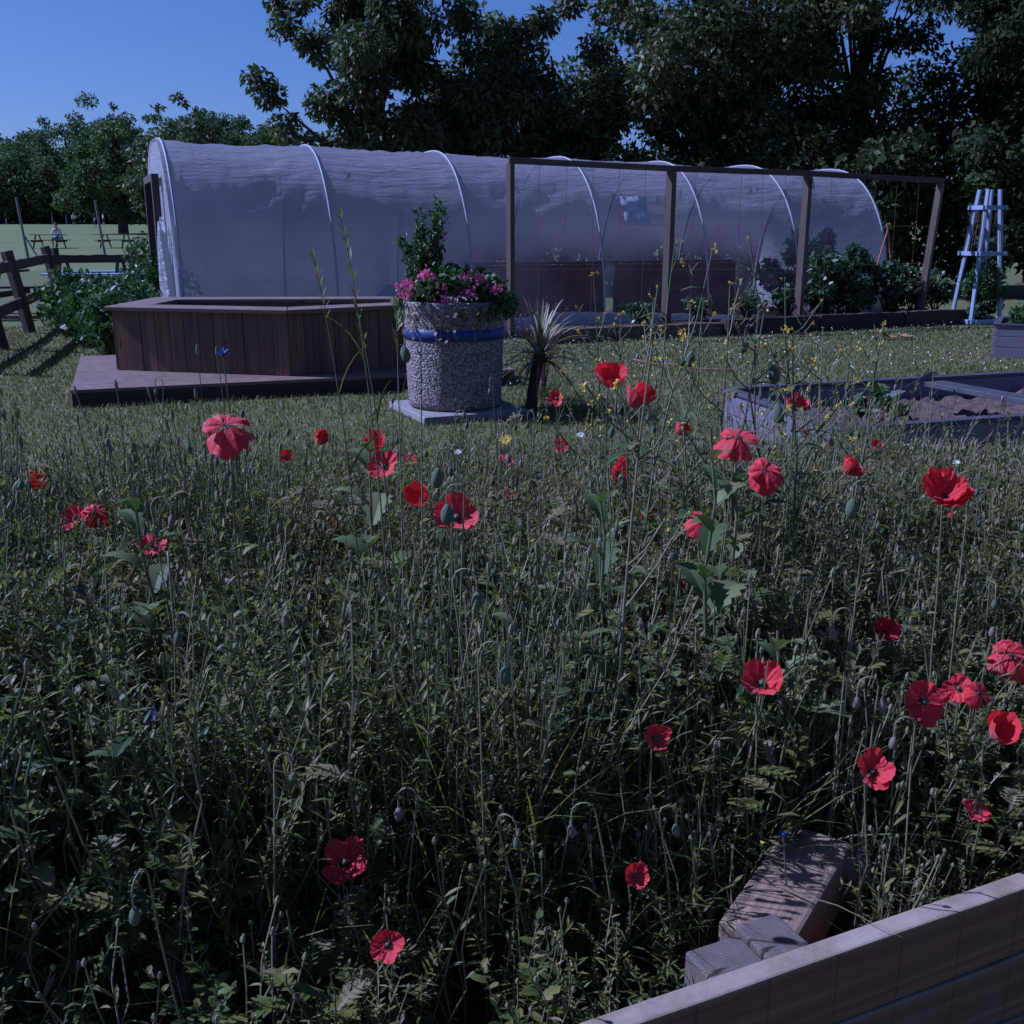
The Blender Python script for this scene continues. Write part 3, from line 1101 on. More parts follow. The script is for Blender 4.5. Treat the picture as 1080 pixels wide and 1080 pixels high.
ZT = .715
for i in range(5):
    a, b = PL[i], PL[(i + 1) % 5]
    d = b - a
    L = d.length
    nb = max(4, round(L / .145))
    q = Q()
    for k in range(nb):
        w_ = L / nb
        q.box((w_ * (k + .5), .012 + .004 * RNG.normal(), (ZD + ZT - .03) / 2), (w_ - .006, .024, ZT - .03 - ZD))
    q.box((L / 2, .035, (ZD + ZT - .03) / 2), (L - .03, .02, ZT - .04 - ZD))
    o = q.build('side_panel', M['deckwood'], t, a - cen, (0, 0, math.atan2(d.y, d.x)), smooth=False)
outer = inset(PL, -.045)
inner = inset(PL, .30)
for i in range(5):
    j = (i + 1) % 5
    q = Q()
    a, b, c, d = outer[i], outer[j], inner[j], inner[i]
    o0 = a
    rz = math.atan2((b - a).y, (b - a).x)
    Rm = Matrix.Rotation(-rz, 3, 'Z')
    pts = [Rm @ (p - o0) for p in (a, b, c, d)]
    v = [[p.x + (.003 if k in (0, 3) else -.003), p.y, z] for z in (ZT - .028, ZT + .012) for k, p in enumerate(pts)]
    q.add(v, [[3, 2, 1, 0], [4, 5, 6, 7], [0, 1, 5, 4], [1, 2, 6, 5], [2, 3, 7, 6], [3, 0, 4, 7]])
    q.build('coping', M['deckflat'], t, o0 - cen, (0, 0, rz), smooth=False, bevel=.006)
    # inner lining
    q = Q()
    di = c - d
    L = di.length
    nb = max(3, round(L / .145))
    for k in range(nb):
        w_ = L / nb
        q.box((w_ * (k + .5), 0, (ZD + ZT - .03) / 2), (w_ - .006, .022, ZT - .03 - ZD))
    q.build('lining', M['deckwood'], t, d + (a - d).normalized() * .02 - cen, (0, 0, math.atan2(di.y, di.x)), smooth=False)
q = Q()
fl = [p - cen for p in inset(PL, .05)]
c0 = sum(fl, Vector()) / 5
q.add([[p.x, p.y, .35] for p in fl] + [[c0.x, c0.y, .37]], [[0, 1, 2, 5], [2, 3, 4, 5], [4, 0, 5, 5][:3] + [5]] if False else [[0, 1, 2, 5], [2, 3, 4, 5]])
q.add([[fl[4].x, fl[4].y, .352], [fl[0].x, fl[0].y, .352], [c0.x, c0.y, .37], [(c0.x + fl[4].x) / 2, (c0.y + fl[4].y) / 2, .361]], [[0, 1, 2, 3]])
q.build('soil', M['soil'], t)

DK0, DK1 = Vector((-3.57, 8.40, 0)), Vector((.03, 9.71, 0))
du = (DK1 - DK0).normalized()
dv = Vector((-du.y, du.x, 0))
t = thing('deck_platform', DK0, 'low decking platform with a shaded front under the timber planter', 'platform')
DL = (DK1 - DK0).length
nb = 17
for k in range(1):
    q = Q()
    for k in range(nb):
        q.box((DL / 2, .075 + k * .148, ZD - .018), (DL, .142, .028))
    q.build('deck_boards', M['deckflat'], t, (0, 0, 0), (0, 0, math.atan2(du.y, du.x)), smooth=False, bevel=.003)
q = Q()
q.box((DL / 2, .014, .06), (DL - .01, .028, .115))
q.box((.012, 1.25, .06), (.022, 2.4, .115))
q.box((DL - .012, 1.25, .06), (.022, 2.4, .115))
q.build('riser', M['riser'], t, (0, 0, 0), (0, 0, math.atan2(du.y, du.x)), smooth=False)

# ------------------------------------------------------------------ barrel planter with geraniums
BB = Vector((-.45, 8.20, 0))
sl = thing('paving_slab', BB + Vector((.02, -.02, 0)), 'square grey paving slab under the pebble planter', 'slab', rz=R(24))
q = Q()
q.box((0, 0, .03), (.86, .86, .06))
q.build('slab', M['slab'], sl, smooth=False, bevel=.008)
t = thing('barrel_planter', BB + Vector((0, 0, .06)), 'round pebble-dash concrete planter with a blue band', 'planter')
q = Q()
prof = [(0, .0), (.33, .0), (.36, .015), (.365, .06), (.372, .2), (.378, .35), (.382, .53)]
q.lathe(prof, 64)
prof2 = [(.383, .615), (.386, .70), (.39, .80), (.385, .815), (.35, .815), (.34, .78), (.33, .72), (0.01, .715)]
q.lathe(prof2, 64)
q.build('body', M['aggregate'], t)
q = Q()
q.lathe([(.375, .528), (.386, .53), (.388, .57), (.388, .612), (.378, .617)], 64)
q.build('band', M['blueband'], t)

t = thing('geranium', BB + Vector((0, 0, .87)), 'trailing ivy geranium with pink flowers filling the pebble planter', 'plant')
cl, rd = [], []
for k in range(46):
    a = RNG.random() * 2 * PI
    r_ = .37 * math.sqrt(RNG.random())
    z = .16 * (1 - (r_ / .45) ** 2) + .03
    if r_ > .33:
        z = .04 - RNG.random() * (.13 if math.sin(a) < 0 else .16)
        r_ = .37 + .03 * RNG.random()
    cl.append([math.cos(a) * r_, math.sin(a) * r_, z])
    rd.append(.075 + .05 * RNG.random())
q = Q()
leafcloud(q, cl, rd, 3600, .05, .2, .9, 0, .75)
q.build('foliage', M['geranium'], t, smooth=False)
q = Q()
for k in range(26):
    a = -PI / 2 + RNG.normal() * .8
    z0 = -.02
    L = .08 + .34 * RNG.random() ** 2
    pts = [[math.cos(a) * (.40 + .015 * math.sin(6 * s)), math.sin(a) * (.40 + .02 * math.sin(9 * s + k)), z0 - L * s] for s in np.linspace(0, 1, 6)]
    q.tube(pts, .003, 3)
    for s in pts[1::1]:
        q.leaf(s, (RNG.normal(), -1, RNG.normal() - .5), .035, .028, 3, .2, .2)
q.build('trailing_stems', M['dry'], t)
FL = [(431, 300), (429, 312), (452, 292), (468, 303), (491, 292), (505, 294), (493, 309), (469, 317), (522, 305), (447, 288), (427, 303)]
for px, py in FL:
    p = dp(px, py, 7.72) - (BB + Vector((0, 0, .87)))
    q = Q()
    n = 26
    c = RNG.normal(size=(n, 3)) * np.array([.032, .025, .022])
    d = RNG.normal(size=(n, 3))
    d /= np.linalg.norm(d, axis=1, keepdims=True)
    s = np.cross(d, RNG.normal(size=(n, 3)))
    s /= np.linalg.norm(s, axis=1, keepdims=True)
    q.cards(c, d, s, np.full(n, .036), np.full(n, .03), RNG.random(n))
    q.build('flower_head', M['pink'], t, p, smooth=False)
t = thing('slender_shrub', BB + Vector((-.19, .08, .82)), 'tall airy shrub with small leaves rising from the pebble planter', 'shrub')
qs, ql = Q(), Q()
for k in range(17):
    bx, by = RNG.normal() * .05, RNG.normal() * .05
    tx, ty = RNG.normal() * .13 - .02, RNG.normal() * .10
    hh = .42 + .36 * RNG.random()
    pts = np.array([[bx + (tx) * s ** 1.3, by + ty * s, hh * s] for s in np.linspace(0, 1, 7)])
    qs.tube(pts, np.linspace(.006, .0015, 7), 4)
    for s in np.linspace(.12, 1, 13):
        p = pts[0] + (pts[-1] - pts[0]) * s
        p = np.array([np.interp(s, np.linspace(0, 1, 7), pts[:, i]) for i in range(3)])
        for _ in range(2):
            a = RNG.random() * 2 * PI
            e = p + np.array([math.cos(a), math.sin(a), .8]) * .05 * RNG.random() * 1.6
            qs.tube([p, e], [.002, .001], 3)
            for z in range(6):
                ql.leaf(p + (e - p) * RNG.random(), (RNG.normal(), RNG.normal(), RNG.normal() + .5), .046, .021, 3, .2, .2)
qs.build('stems', M['bark'], t)
ql.build('foliage', M['geranium'], t, smooth=False)
t = thing('lantern', dp(475, 293, 7.92), 'small black ring-handled ornament among the geraniums', 'ornament')
q = Q()
q.lathe([(.0, -.08), (.055, -.07), (.06, -.01), (.05, .015), (.025, .03), (.0, .035)], 16)
q.build('dome', M['black'], t)
q = Q()
q.tube([[.03 * math.cos(a), 0, .055 + .03 * math.sin(a)] for a in np.linspace(0, 2 * PI, 15)], .007, 5)
q.build('ring', M['black'], t)

# ------------------------------------------------------------------ cordyline
CP = gp(560, 430)
t = thing('cordyline', Vector((CP.x, CP.y, 0)), 'spiky cordyline with arching straw-green leaves on a short dark trunk', 'plant')
q = Q()
q.tube([[0, 0, -.03], [.015, .0, .15], [.05, 0, .36], [.075, 0, .47]], [.05, .045, .05, .045], 8)
q.build('trunk', M['bark'], t)
q = Q()
for k in range(70):
    a = RNG.random() * 2 * PI
    el = R(86) - R(80) * RNG.random() ** .85
    L = .52 + .22 * RNG.random()
    z0 = .44 - .12 * (1 - el / R(88)) * RNG.random()
    d = (math.cos(a) * math.cos(el), math.sin(a) * math.cos(el), math.sin(el))
    q.leaf((.072, 0, z0), d, L, .034, 8, .25 + .5 * (1 - el / (PI / 2)), .3, 0, shape='blade')
for k in range(14):
    a = RNG.random() * 2 * PI
    q.leaf((.07, 0, .38), (math.cos(a), math.sin(a), .2), .34, .025, 7, .95, .3, shape='blade', r=.1)
q.build('leaves', M['cordyline'], t)
t = thing('flowering_grass', Vector((CP.x + .12, CP.y + .45, 0)), 'wispy grass with reddish seed heads behind the cordyline', 'grass')
q = Q()
for k in range(46):
    a = RNG.random() * 2 * PI
    h = .55 + .3 * RNG.random()
    ex, ey = math.cos(a) * .28 * RNG.random(), math.sin(a) * .2 * RNG.random()
    pts = np.array([[ex * s ** 1.6, ey * s ** 1.6, h * s] for s in np.linspace(0, 1, 5)])
    q.tube(pts, [.0025, .002, .002, .0015, .001], 3)
    for z in range(9):
        p = pts[-1] - np.array([0, 0, .018 * z]) + RNG.normal(size=3) * .008
        q.leaf(p, (RNG.normal(), RNG.normal(), .8), .03, .009, 2, .1, .1)
q.build('seed_heads', M['reddish'], t)
q = Q()
for k in range(60):
    a = RNG.random() * 2 * PI
    q.ribbon((RNG.normal() * .06, RNG.normal() * .05, 0), (math.cos(a) * .5, math.sin(a) * .5, 1), .3 + .25 * RNG.random(), .007, 5, .5)
q.build('blades', M['hedge'], t)

# ------------------------------------------------------------------ grey raised beds on the right
GU = Vector((.945, .327, 0))
GV = Vector((-.225, .974, 0))


def grey_bed(label, B, lu, lv, h, boards, soil_z, axes=None, smat='drysoil'):
    BU, BV = axes or (GU, GV)
    t = thing('raised_bed', B, label, 'raised bed')
    C = B + BU * lu
    A = B + BV * lv
    D = A + BU * lu
    hb = h / boards
    th = .045
    nrm = {}
    for (p, r_) in ((B, C), (A, D), (B + BU * .0, A), (C, D)):
        d = (r_ - p).normalized()
        side = p in (B, A) and r_ in (C, D) and not (p == B and r_ == A)
        for k in range(boards):
            z = hb * (k + .5)
            p2, r2 = p, r_
            if abs(d.dot(BV)) > .9:
                p2, r2 = p + d * .03, r_ - d * .03
            board('board', p2 + Vector((0, 0, z)), r2 + Vector((0, 0, z)), th, hb - .005, M['greybed'], t, .004)
        rp, rr = (p - d * .03, r_ + d * .03) if abs(d.dot(BU)) > .9 else (p + d * .045, r_ - d * .045)
        board('cap_rail', rp + Vector((0, 0, h + .012)), rr + Vector((0, 0, h + .012)), .075, .022, M['greytrim'], t, .003)
    q = Q()
    n = 60
    v = []
    for i in range(n + 1):
        for j in range(n + 1):
            p = BU * (.04 + (lu - .08) * i / n) + BV * (.04 + (lv - .08) * j / n)
            v.append([p.x, p.y, soil_z + .012 * RNG.normal() + .02 * math.sin(9 * i / 7.1 + j) * math.sin(j * .9 + i * .3) + (.035 * RNG.random() if RNG.random() < .06 else 0)])
    q.add(v, [[i * (n + 1) + j, (i + 1) * (n + 1) + j, (i + 1) * (n + 1) + j + 1, i * (n + 1) + j + 1] for i in range(n) for j in range(n)])
    q.build('soil', M[smat], t, smooth=True)
    return t


RB = Vector((1.70, 5.28, 0))
grey_bed('big purple-grey raised bed of dry soil behind the poppies on the right', RB, 3.0, 1.42, .40, 3, .27)
FB = gp(1047, 377)
FB = Vector((FB.x, FB.y, 0))
BV = Vector((.45, .893, 0))
BU = Vector((.893, -.45, 0))
grey_bed('far small purple-grey raised bed at the right edge of the lawn', FB, 2.2, 1.1, .36, 3, .30, (BU, BV), smat='soil')
for i, (a, b, lb) in enumerate(((.35, .35, 'leafy plant at the left end of the far grey bed'), (.95, .5, 'leafy plant further right in the far grey bed'))):
    shrub('bed_plant', lb, FB + BU * a + BV * b + Vector((0, 0, .3)), .3, .28, .36, 14, 600, .09, M['geranium'], .2, 'plant', 'plants in the far grey bed')
p = FB + Vector((.36, -.36, 0))
t = thing('plastic_bag', p, 'crumpled white plastic bag on the grass by the far grey bed', 'bag')
q = Q()
v = []
n = 9
for i in range(n):
    for j in range(n):
        u, w_ = i / (n - 1), j / (n - 1)
        z = .07 * math.sin(PI * u) * math.sin(PI * w_) * (1 + .5 * RNG.normal()) + .012
        v.append([(u - .5) * .26 + .01 * RNG.normal(), (w_ - .5) * .16 + .01 * RNG.normal(), max(.006, z)])
q.add(v, [[i * n + j, (i + 1) * n + j, (i + 1) * n + j + 1, i * n + j + 1] for i in range(n - 1) for j in range(n - 1)])
q.build('sheet', M['whitepaint'], t)
# plank laid across the big bed with a tool on it
pa = gp(985, 402, .47)
pb = gp(1110, 424, .47)
t = thing('plank', pa, 'grey weathered plank laid across the big grey bed', 'plank')
board('plank_board', pa + Vector((0, 0, -.015)), pb + Vector((0, 0, -.015)), .15, .032, M['greytrim'], t, .003)
pc = gp(953, 412, .50)
pd = gp(987, 394, .55)
t = thing('hand_tool', pc, 'black-handled hand tool resting on the grey plank', 'tool')
q = Q()
e = pd - pc
q.tube([[0, 0, 0], [e.x * .5, e.y * .5, e.z * .5 + .01], [e.x * .8, e.y * .8, e.z * .8 + .015], [e.x, e.y, e.z]], [.014, .016, .018, .013], 7)
q.build('handle', M['black'], t)
q = Q()
q.leaf((0, 0, 0), (-e.x, -e.y, -.03), .17, .07, 6, .05, .35)
q.build('blade', M['greypole'], t)
# bed plants (young crops)
for i in range(4):
    px = 905 + i * 14
    p = gp(px, 444 - (i % 3) * 5, .27)
    shrub('seedling', 'young leafy crop seedling growing in the big grey bed', p, .10, .10, .16, 6, 70, .07, M['geranium'], .2, 'plant', 'seedlings in the big grey bed')

# red rope and scraps on the lawn
pts = [gp(px, py, .016) for px, py in ((668, 379), (690, 384), (712, 384.5), (742, 389), (775, 390))]
q = Q()
q.tube([list(p) for p in pts], .009, 5)
tag(q.build('rope', M['redrope']), 'faded red rope lying across the lawn', 'rope')
for i, (px, py, lb) in enumerate(((945, 358, 'pale orange scrap of cloth on the lawn near the far grey bed'),)):
    p = gp(px, py, 0)
    q = Q()
    v = []
    for a in range(8):
        for b in range(4):
            v.append([(a / 7 - .5) * .5 + .02 * RNG.normal(), (b / 3 - .5) * .12, .035 + .02 * abs(RNG.normal())])
    q.add(v, [[a * 4 + b, (a + 1) * 4 + b, (a + 1) * 4 + b + 1, a * 4 + b + 1] for a in range(7) for b in range(3)])
    tag(q.build('cloth_scrap', M['terracotta'], None, p), lb, 'cloth')

# ------------------------------------------------------------------ fence on the left
def fence(label, P, h, rails, lean=0.0):
    t = thing('post_fence', P[0], label, 'fence', 'post and rail fences')
    for p in P:
        q = Q()
        g = gz(p.x, p.y)
        q.tube([[0, 0, -.1], [lean * .5, 0, h * .5], [lean, 0, h]], .085, 4, cap=True)
        q.build('post', M['fence'], t, p - P[0], (0, 0, R(40)), smooth=False, bevel=.01)
    for a, b in zip(P[:-1], P[1:]):
        for z in rails:
            board('rail', a + Vector((lean * .7 * z / h, -.09, z)), b + Vector((lean * .7 * z / h, -.09, z)), .045, .14, M['fencex'], t, .006, dev=.006)
    return t


fence('leaning dark post and rail fence at the left edge of the garden', [Vector((-5.6, 10.6, 0)), Vector((-6.15, 12.7, 0)), Vector((-6.75, 14.8, 0)), Vector((-8.0, 18.9, 0))], 1.12, (.42, .92), -.2)
fence('straight dark post and rail fence behind the left hedge', [Vector((-8.35, 19.6, 0)), Vector((-7.1, 20.1, 0)), Vector((-5.85, 20.6, 0))], 1.08, (.5, .88), 0)

HB = [(-4.45, 12.3, .6, .85, 'bushy hedge shrub directly left of the timber planter'),
      (-5.25, 13.2, .62, .95, 'broad hedge shrub in the middle of the left bank'),
      (-5.95, 14.4, .55, .9, 'hedge shrub beside the leaning fence post'),
      (-5.2, 15.2, .75, 1.2, 'taller hedge shrub behind the planter corner'),
      (-5.75, 17.6, .7, 1.6, 'hedge shrub in the gap by the tunnel doorway'),
      (-4.15, 11.2, .35, .5, 'lowest weedy shrub spilling at the planter deck')]
for x, y, r_, h, lb in HB:
    shrub('hedge_shrub', lb, (x, y, 0), r_, r_, h, 30, 2600, .085, M['hedge'], .25, 'shrub', 'shrubs of the left hedge')

# ------------------------------------------------------------------ far field: goals, poles, tables, people
def goal(label, px, Y, w_, h):
    x = (px - 540) / FPX * (Y * math.cos(TILT))
    t = thing('goal', (x, Y, gz(x, Y)), label, 'goal', 'goals on the playing field')
    for s in (-1, 1):
        q = Q()
        q.tube([[s * w_ / 2, 0, 0], [s * w_ / 2, 0, h]], .13, 6)
        q.build('goalpost', M['whitepaint'], t)
    q = Q()
    q.tube([[-w_ / 2 - .13, 0, h], [w_ / 2 + .13, 0, h]], .13, 6)
    q.build('crossbar', M['whitepaint'], t)


goal('white football goal, the left one of two on the far field', 32, 175, 7.5, 2.3)
goal('white football goal half hidden by the broad field tree', 94, 175, 7.0, 2.3)
for px, py0, lb, Y, ht in ((27, 272, 'thin leaning pole standing before the left goal', 42, 2.55), (109, 268, 'thin pole standing before the broad field tree', 44, 2.45)):
    x = (px - 540) / FPX * (Y * math.cos(TILT))
    t = thing('field_pole', (x, Y, gz(x, Y)), lb, 'pole', 'poles on the field')
    q = Q()
    q.tube([[0, 0, -.1], [-.12, 0, ht * .5], [-.22, 0, ht]], [.06, .05, .045], 6)
    q.build('shaft', M['greypole'], t)
    if px < 50:
        q = Q()
        q.tube([[.45, .1, 0], [-.05, 0, ht * .42]], .03, 5)
        q.build('brace', M['greypole'], t)


def picnic_table(label, x, y, rz=0.0, pale=False):
    t = thing('picnic_table', (x, y, gz(x, y)), label, 'picnic table', 'picnic tables', rz)
    q = Q()
    for k in range(5):
        q.box((0, -.3 + .15 * k, .74), (1.8, .135, .035))
    q.build('table_top', M['fencex'] if not pale else M['bluecloth'], t, smooth=False)
    for s in (-1, 1):
        q = Q()
        for k in range(2):
            q.box((0, s * (.68 + .15 * k), .44), (1.8, .135, .035))
        q.build('seat', M['fencex'] if not pale else M['bluecloth'], t, smooth=False)
    for s in (-1, 1):
        q = Q()
        for e in (-1, 1):
            q.tube([[s * .62, e * .78, 0], [s * .62, e * .25, .72]], .05, 4, cap=True)
        q.box((s * .68, 0, .38), (.045, 1.7, .09))
        q.build('leg_frame', M['fencex'], t, smooth=False)


picnic_table('dark picnic table behind the leaning fence at the left edge', -9.0, 17.6, R(5))
picnic_table('dark picnic table where a person in pale clothes sits', -26.2, 61.0, R(3))
picnic_table('pale blue picnic table glimpsed over the hedge', -9.6, 24.5, R(8), True)
picnic_table('dark picnic table on the field, rightmost of them', -22.6, 61.5, R(-2))


def skin_mesh(name, verts, edges, rad, mat):
    me = bpy.data.meshes.new(name)
    me.from_pydata(verts, edges, [])
    o = bpy.data.objects.new(name, me)
    COL.objects.link(o)
    o.modifiers.new('skin', 'SKIN')
    sv = me.skin_vertices[0].data
    for i, r_ in enumerate(rad):
        sv[i].radius = (r_, r_) if not isinstance(r_, tuple) else r_
    sv[0].use_root = True
    o.modifiers.new('sub', 'SUBSURF').levels = 1
    dg = bpy.context.evaluated_depsgraph_get()
    m2 = bpy.data.meshes.new_from_object(o.evaluated_get(dg))
    bpy.data.objects.remove(o)
    m2.materials.clear()
    m2.materials.append(mat)
    m2.name = name
    return m2


def person(label, loc, rz, seated=False, shirt='shirt', shorts='darkcloth', step=.12):
    t = thing('person', loc, label, 'person', None, rz)
    if not seated:
        J = [(0, 0, .95), (0, 0, 1.15), (0, 0, 1.38), (0, 0, 1.50), (0, -.02, 1.63), (0, -.02, 1.74),
             (.2, 0, 1.40), (.27, .05, 1.12), (.25, -.1, .88), (-.2, 0, 1.40), (-.27, -.02, 1.12), (-.24, -.16, .9),
             (.1, 0, .9), (.12, -step, .5), (.12, -step * .6, .07), (.12, -step - .14, .04),
             (-.1, 0, .9), (-.12, step * .3, .5), (-.12, step * 1.4, .08), (-.12, step * 1.1, .04)]
        dz = 0
    else:
        J = [(0, 0, .52), (0, 0, .75), (0, -.03, .98), (0, -.05, 1.10), (0, -.08, 1.22), (0, -.08, 1.33),
             (.2, -.03, 1.0), (.26, -.1, .76), (.16, -.32, .78), (-.2, -.03, 1.0), (-.26, -.1, .76), (-.16, -.32, .78),
             (.1, -.03, .5), (.12, -.45, .52), (.12, -.45, .07), (.12, -.6, .04),
             (-.1, -.03, .5), (-.12, -.45, .52), (-.12, -.42, .07), (-.12, -.56, .04)]
    Eg = [(0, 1), (1, 2), (2, 3), (3, 4), (4, 5), (2, 6), (6, 7), (7, 8), (2, 9), (9, 10), (10, 11), (0, 12), (12, 13), (13, 14), (14, 15), (0, 16), (16, 17), (17, 18), (18, 19)]
    rad = [(.13, .1), (.12, .09), (.15, .1), .055, .10, .075, .055, .045, .035, .055, .045, .035, .085, .06, .045, .035, .085, .06, .045, .035]
    link('body', skin_mesh('body', J, Eg, rad, M['skin']), t)
    idx = [0, 1, 2, 6, 7, 9, 10]
    mp = {a: i for i, a in enumerate(idx)}
    e2 = [(mp[a], mp[b]) for a, b in Eg if a in mp and b in mp]
    link('shirt', skin_mesh('shirt', [J[i] for i in idx], e2, [(.155, .12), (.15, .115), (.175, .125), .075, .06, .075, .06], M[shirt]), t)
    idx = [0, 12, 13, 16, 17]
    mp = {a: i for i, a in enumerate(idx)}
    e2 = [(mp[a], mp[b]) for a, b in Eg if a in mp and b in mp]
    link('shorts', skin_mesh('shorts', [J[i] for i in idx], e2, [(.15, .12), .11, .085, .11, .085], M[shorts]), t)
    q = Q()
    hd = J[5]
    q.lathe([(.0, .06), (.06, .045), (.095, 0), (.1, -.05), (.09, -.08)], 10, (hd[0], hd[1] + .025, hd[2] + .015))
    link('hair', q.mesh('hair', M['hair']), t)


def far_xy(px, Y):
    x = (px - 540) / FPX * (Y * math.cos(TILT))
    return (x, Y, gz(x, Y))


person('distant player in a white shirt standing before the right goal', far_xy(79, 150), .3)
person('distant player walking between the goal and the field tree', far_xy(101, 128), -1.2, shirt='bluecloth')
person('distant player in white beside the thin pole', far_xy(110, 150), 2.0)
px_, py_, pz_ = -14.2, 31.0, 0
person('person in pale clothes seated at the picnic table behind the fence', (-26.0, 61.72, gz(0, 61.7)), 0, True, 'shirt', 'bluecloth')

# ------------------------------------------------------------------ far woods on the left
FT = [  # px, base Y, height, radius, label
    (130, 100, 8.8, 4.7, 'broad round tree standing alone on the playing field'),
    (-30, 190, 17, 9, 'wood tree at the left edge of the photo'),
    (35, 185, 17.5, 9, 'rounded wood tree above the left goal'),
    (82, 205, 20, 9, 'wood tree between left goal and field tree'),
    (118, 215, 22, 9, 'pine-like wood tree rising behind the field tree'),
    (150, 210, 21.5, 9, 'flat-topped wood tree right of the field tree'),
    (182, 205, 21, 8, 'wood tree behind the tunnel doorway'),
    (215, 215, 20.5, 8, 'wood tree over the left end of the tunnel'),
    (248, 215, 21.5, 8, 'rightmost wood tree on the skyline'),
    (280, 210, 18, 8, 'low wood tree sinking behind the tunnel ridge'),
    (60, 178, 10.5, 7, 'low dark wood tree behind the right goal'),
    (5, 176, 11.0, 7, 'low dark wood tree behind the left goal'),
    (170, 178, 10.5, 7, 'low dark wood tree right behind the field tree'),
    (110, 176, 9.5, 7, 'low dark wood tree between the two goals and pole'),
]
for px, Y, h, r_, lb in FT:
    x, y, z = far_xy(px, Y)
    if Y == 100:
        tree('field_tree', lb, (x, y, z), h, r_, r_, h * .56, h * .44, 75, .8, 1.6, 15000, .40, M['far'], .4, .2, .6, 10)
    else:
        low = h < 12
        h *= .93
        tree('wood_tree', lb, (x, y, z - .3), h, r_, r_ * .8, h * (.52 if low else .58), h * (.5 if low else .42), 70, 1.0, 2.4, 11000, .6, M['far'], .5, .2, .5, 6, uneven=.15, group='trees of the far wood')
t = thing('wood_hedge', far_xy(110, 183), 'long dark hedge along the far edge of the field', 'hedge')
q = Q()
cl = np.stack([np.linspace(-45, 45, 70), RNG.normal(size=70), 1.3 + .3 * RNG.normal(size=70)], 1)
leafcloud(q, cl, np.full(70, 1.8), 6500, .8, .2, .9, 0, .6)
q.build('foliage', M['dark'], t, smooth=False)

# ------------------------------------------------------------------ trees behind the tunnel
tree('airy_tree', 'airy pointed-leaf tree reaching highest into the sky behind the tunnel', (-3.15, 26, 0), 9, 2.0, 1.9, 5.6, 3.3, 62, .35, .75, 26000, .19, M['cherry'], .17, .9, .38, 26, flat=.8, uneven=.3,
     extra=([[-2.75, 0, 4.75], [-2.5, 0, 4.4], [-2.1, 0, 5.9], [-2.2, .2, 6.4], [-1.3, 0, 8.2], [-.9, 0, 8.7], [-2.2, .1, 3.7], [-1.6, 0, 3.2]], [.42, .45, .45, .4, .55, .5, .5, .6]))
tree('cherry_tree', 'narrower dark tree with drooping leaves left of the sky notch', (-1.15, 27, 0), 7, 1.45, 1.5, 4.1, 2.5, 44, .4, .75, 21000, .19, M['cherry'], .15, .9, .38, 14)
tree('rounded_tree', 'rounded dark tree right of the sky notch above the tunnel', (1.45, 27, 0), 7, 1.6, 1.6, 4.0, 2.6, 46, .4, .75, 22000, .175, M['tree'], .15, .7, .42, 12)
tree('dense_tree', 'tall dense dark tree filling the sky above the frame', (5.1, 27, 0), 11, 3.7, 2.4, 5.4, 4.8, 120, .5, 1.0, 60000, .175, M['tree'], .25, .5, .45, 18)
tree('feathery_tree', 'feathery yellow-green tree with sky showing between its branches', (8.9, 28, 0), 11, 2.5, 1.8, 6.9, 3.4, 44, .35, .7, 11000, .18, M['robinia'], .16, .5, .35, 22, uneven=.4)
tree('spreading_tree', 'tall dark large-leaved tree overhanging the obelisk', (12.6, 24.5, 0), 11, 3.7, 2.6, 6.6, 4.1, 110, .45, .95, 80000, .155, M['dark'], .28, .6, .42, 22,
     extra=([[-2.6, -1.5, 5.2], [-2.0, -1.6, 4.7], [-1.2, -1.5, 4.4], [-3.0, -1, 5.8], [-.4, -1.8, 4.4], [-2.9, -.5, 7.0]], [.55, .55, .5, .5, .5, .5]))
tree('bushy_tree', 'bushy tree with thin upright twigs behind the tunnel doorway', (-9.2, 30.5, 0), 4.6, 1.5, 1.3, 2.5, 2.0, 40, .35, .65, 8500, .17, M['cherry'], .1, .3, .42, 16,
     extra=([[-.5, 0, 4.6], [.2, 0, 4.75], [.6, 0, 4.5], [0, 0, 4.9]], [.22, .2, .2, .2]))
tree('backing_tree', 'dark tree standing furthest back in the top right corner', (14.2, 29, 0), 11, 4.2, 2.2, 6.2, 4.8, 110, .6, 1.1, 60000, .17, M['dark'], .25, .5, .45, 10)
US = [(2.8, 24.5, 1.7, 3.2, 'dark undergrowth bush behind the middle of the tunnel'),
      (5.6, 24.6, 1.8, 3.6, 'dark undergrowth bush behind the right part of the tunnel'),
      (8.0, 23.4, 1.7, 3.9, 'dark undergrowth bush behind the end post'),
      (10.2, 22.8, 1.7, 3.8, 'dark undergrowth bush between end post and obelisk'),
      (12.4, 22.2, 1.7, 3.6, 'dark undergrowth bush right behind the obelisk'),
      (-1.0, 24.6, 1.7, 3.1, 'dark undergrowth bush behind the left part of the tunnel'),
      (.8, 26.0, 1.6, 4.2, 'tall undergrowth bush beneath the sky notch'),
      (10.6, 26.8, 1.9, 5.3, 'tall undergrowth bush beneath the feathery tree'),
      (7.9, 25.6, 1.7, 5.0, 'tall undergrowth bush left of the feathery tree'),
      (6.3, 25.4, 1.5, 4.4, 'tall undergrowth bush under the right side of the dense tree'),
      (4.6, 26.3, 1.7, 5.4, 'tallest undergrowth bush under the left side of the dense tree')]
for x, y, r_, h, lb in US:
    shrub('undergrowth_bush', lb, (x, y, 0), r_, r_ * .8, h, 46, 6500, .19, M['dark'], .4, 'bush', 'undergrowth behind the tunnel')

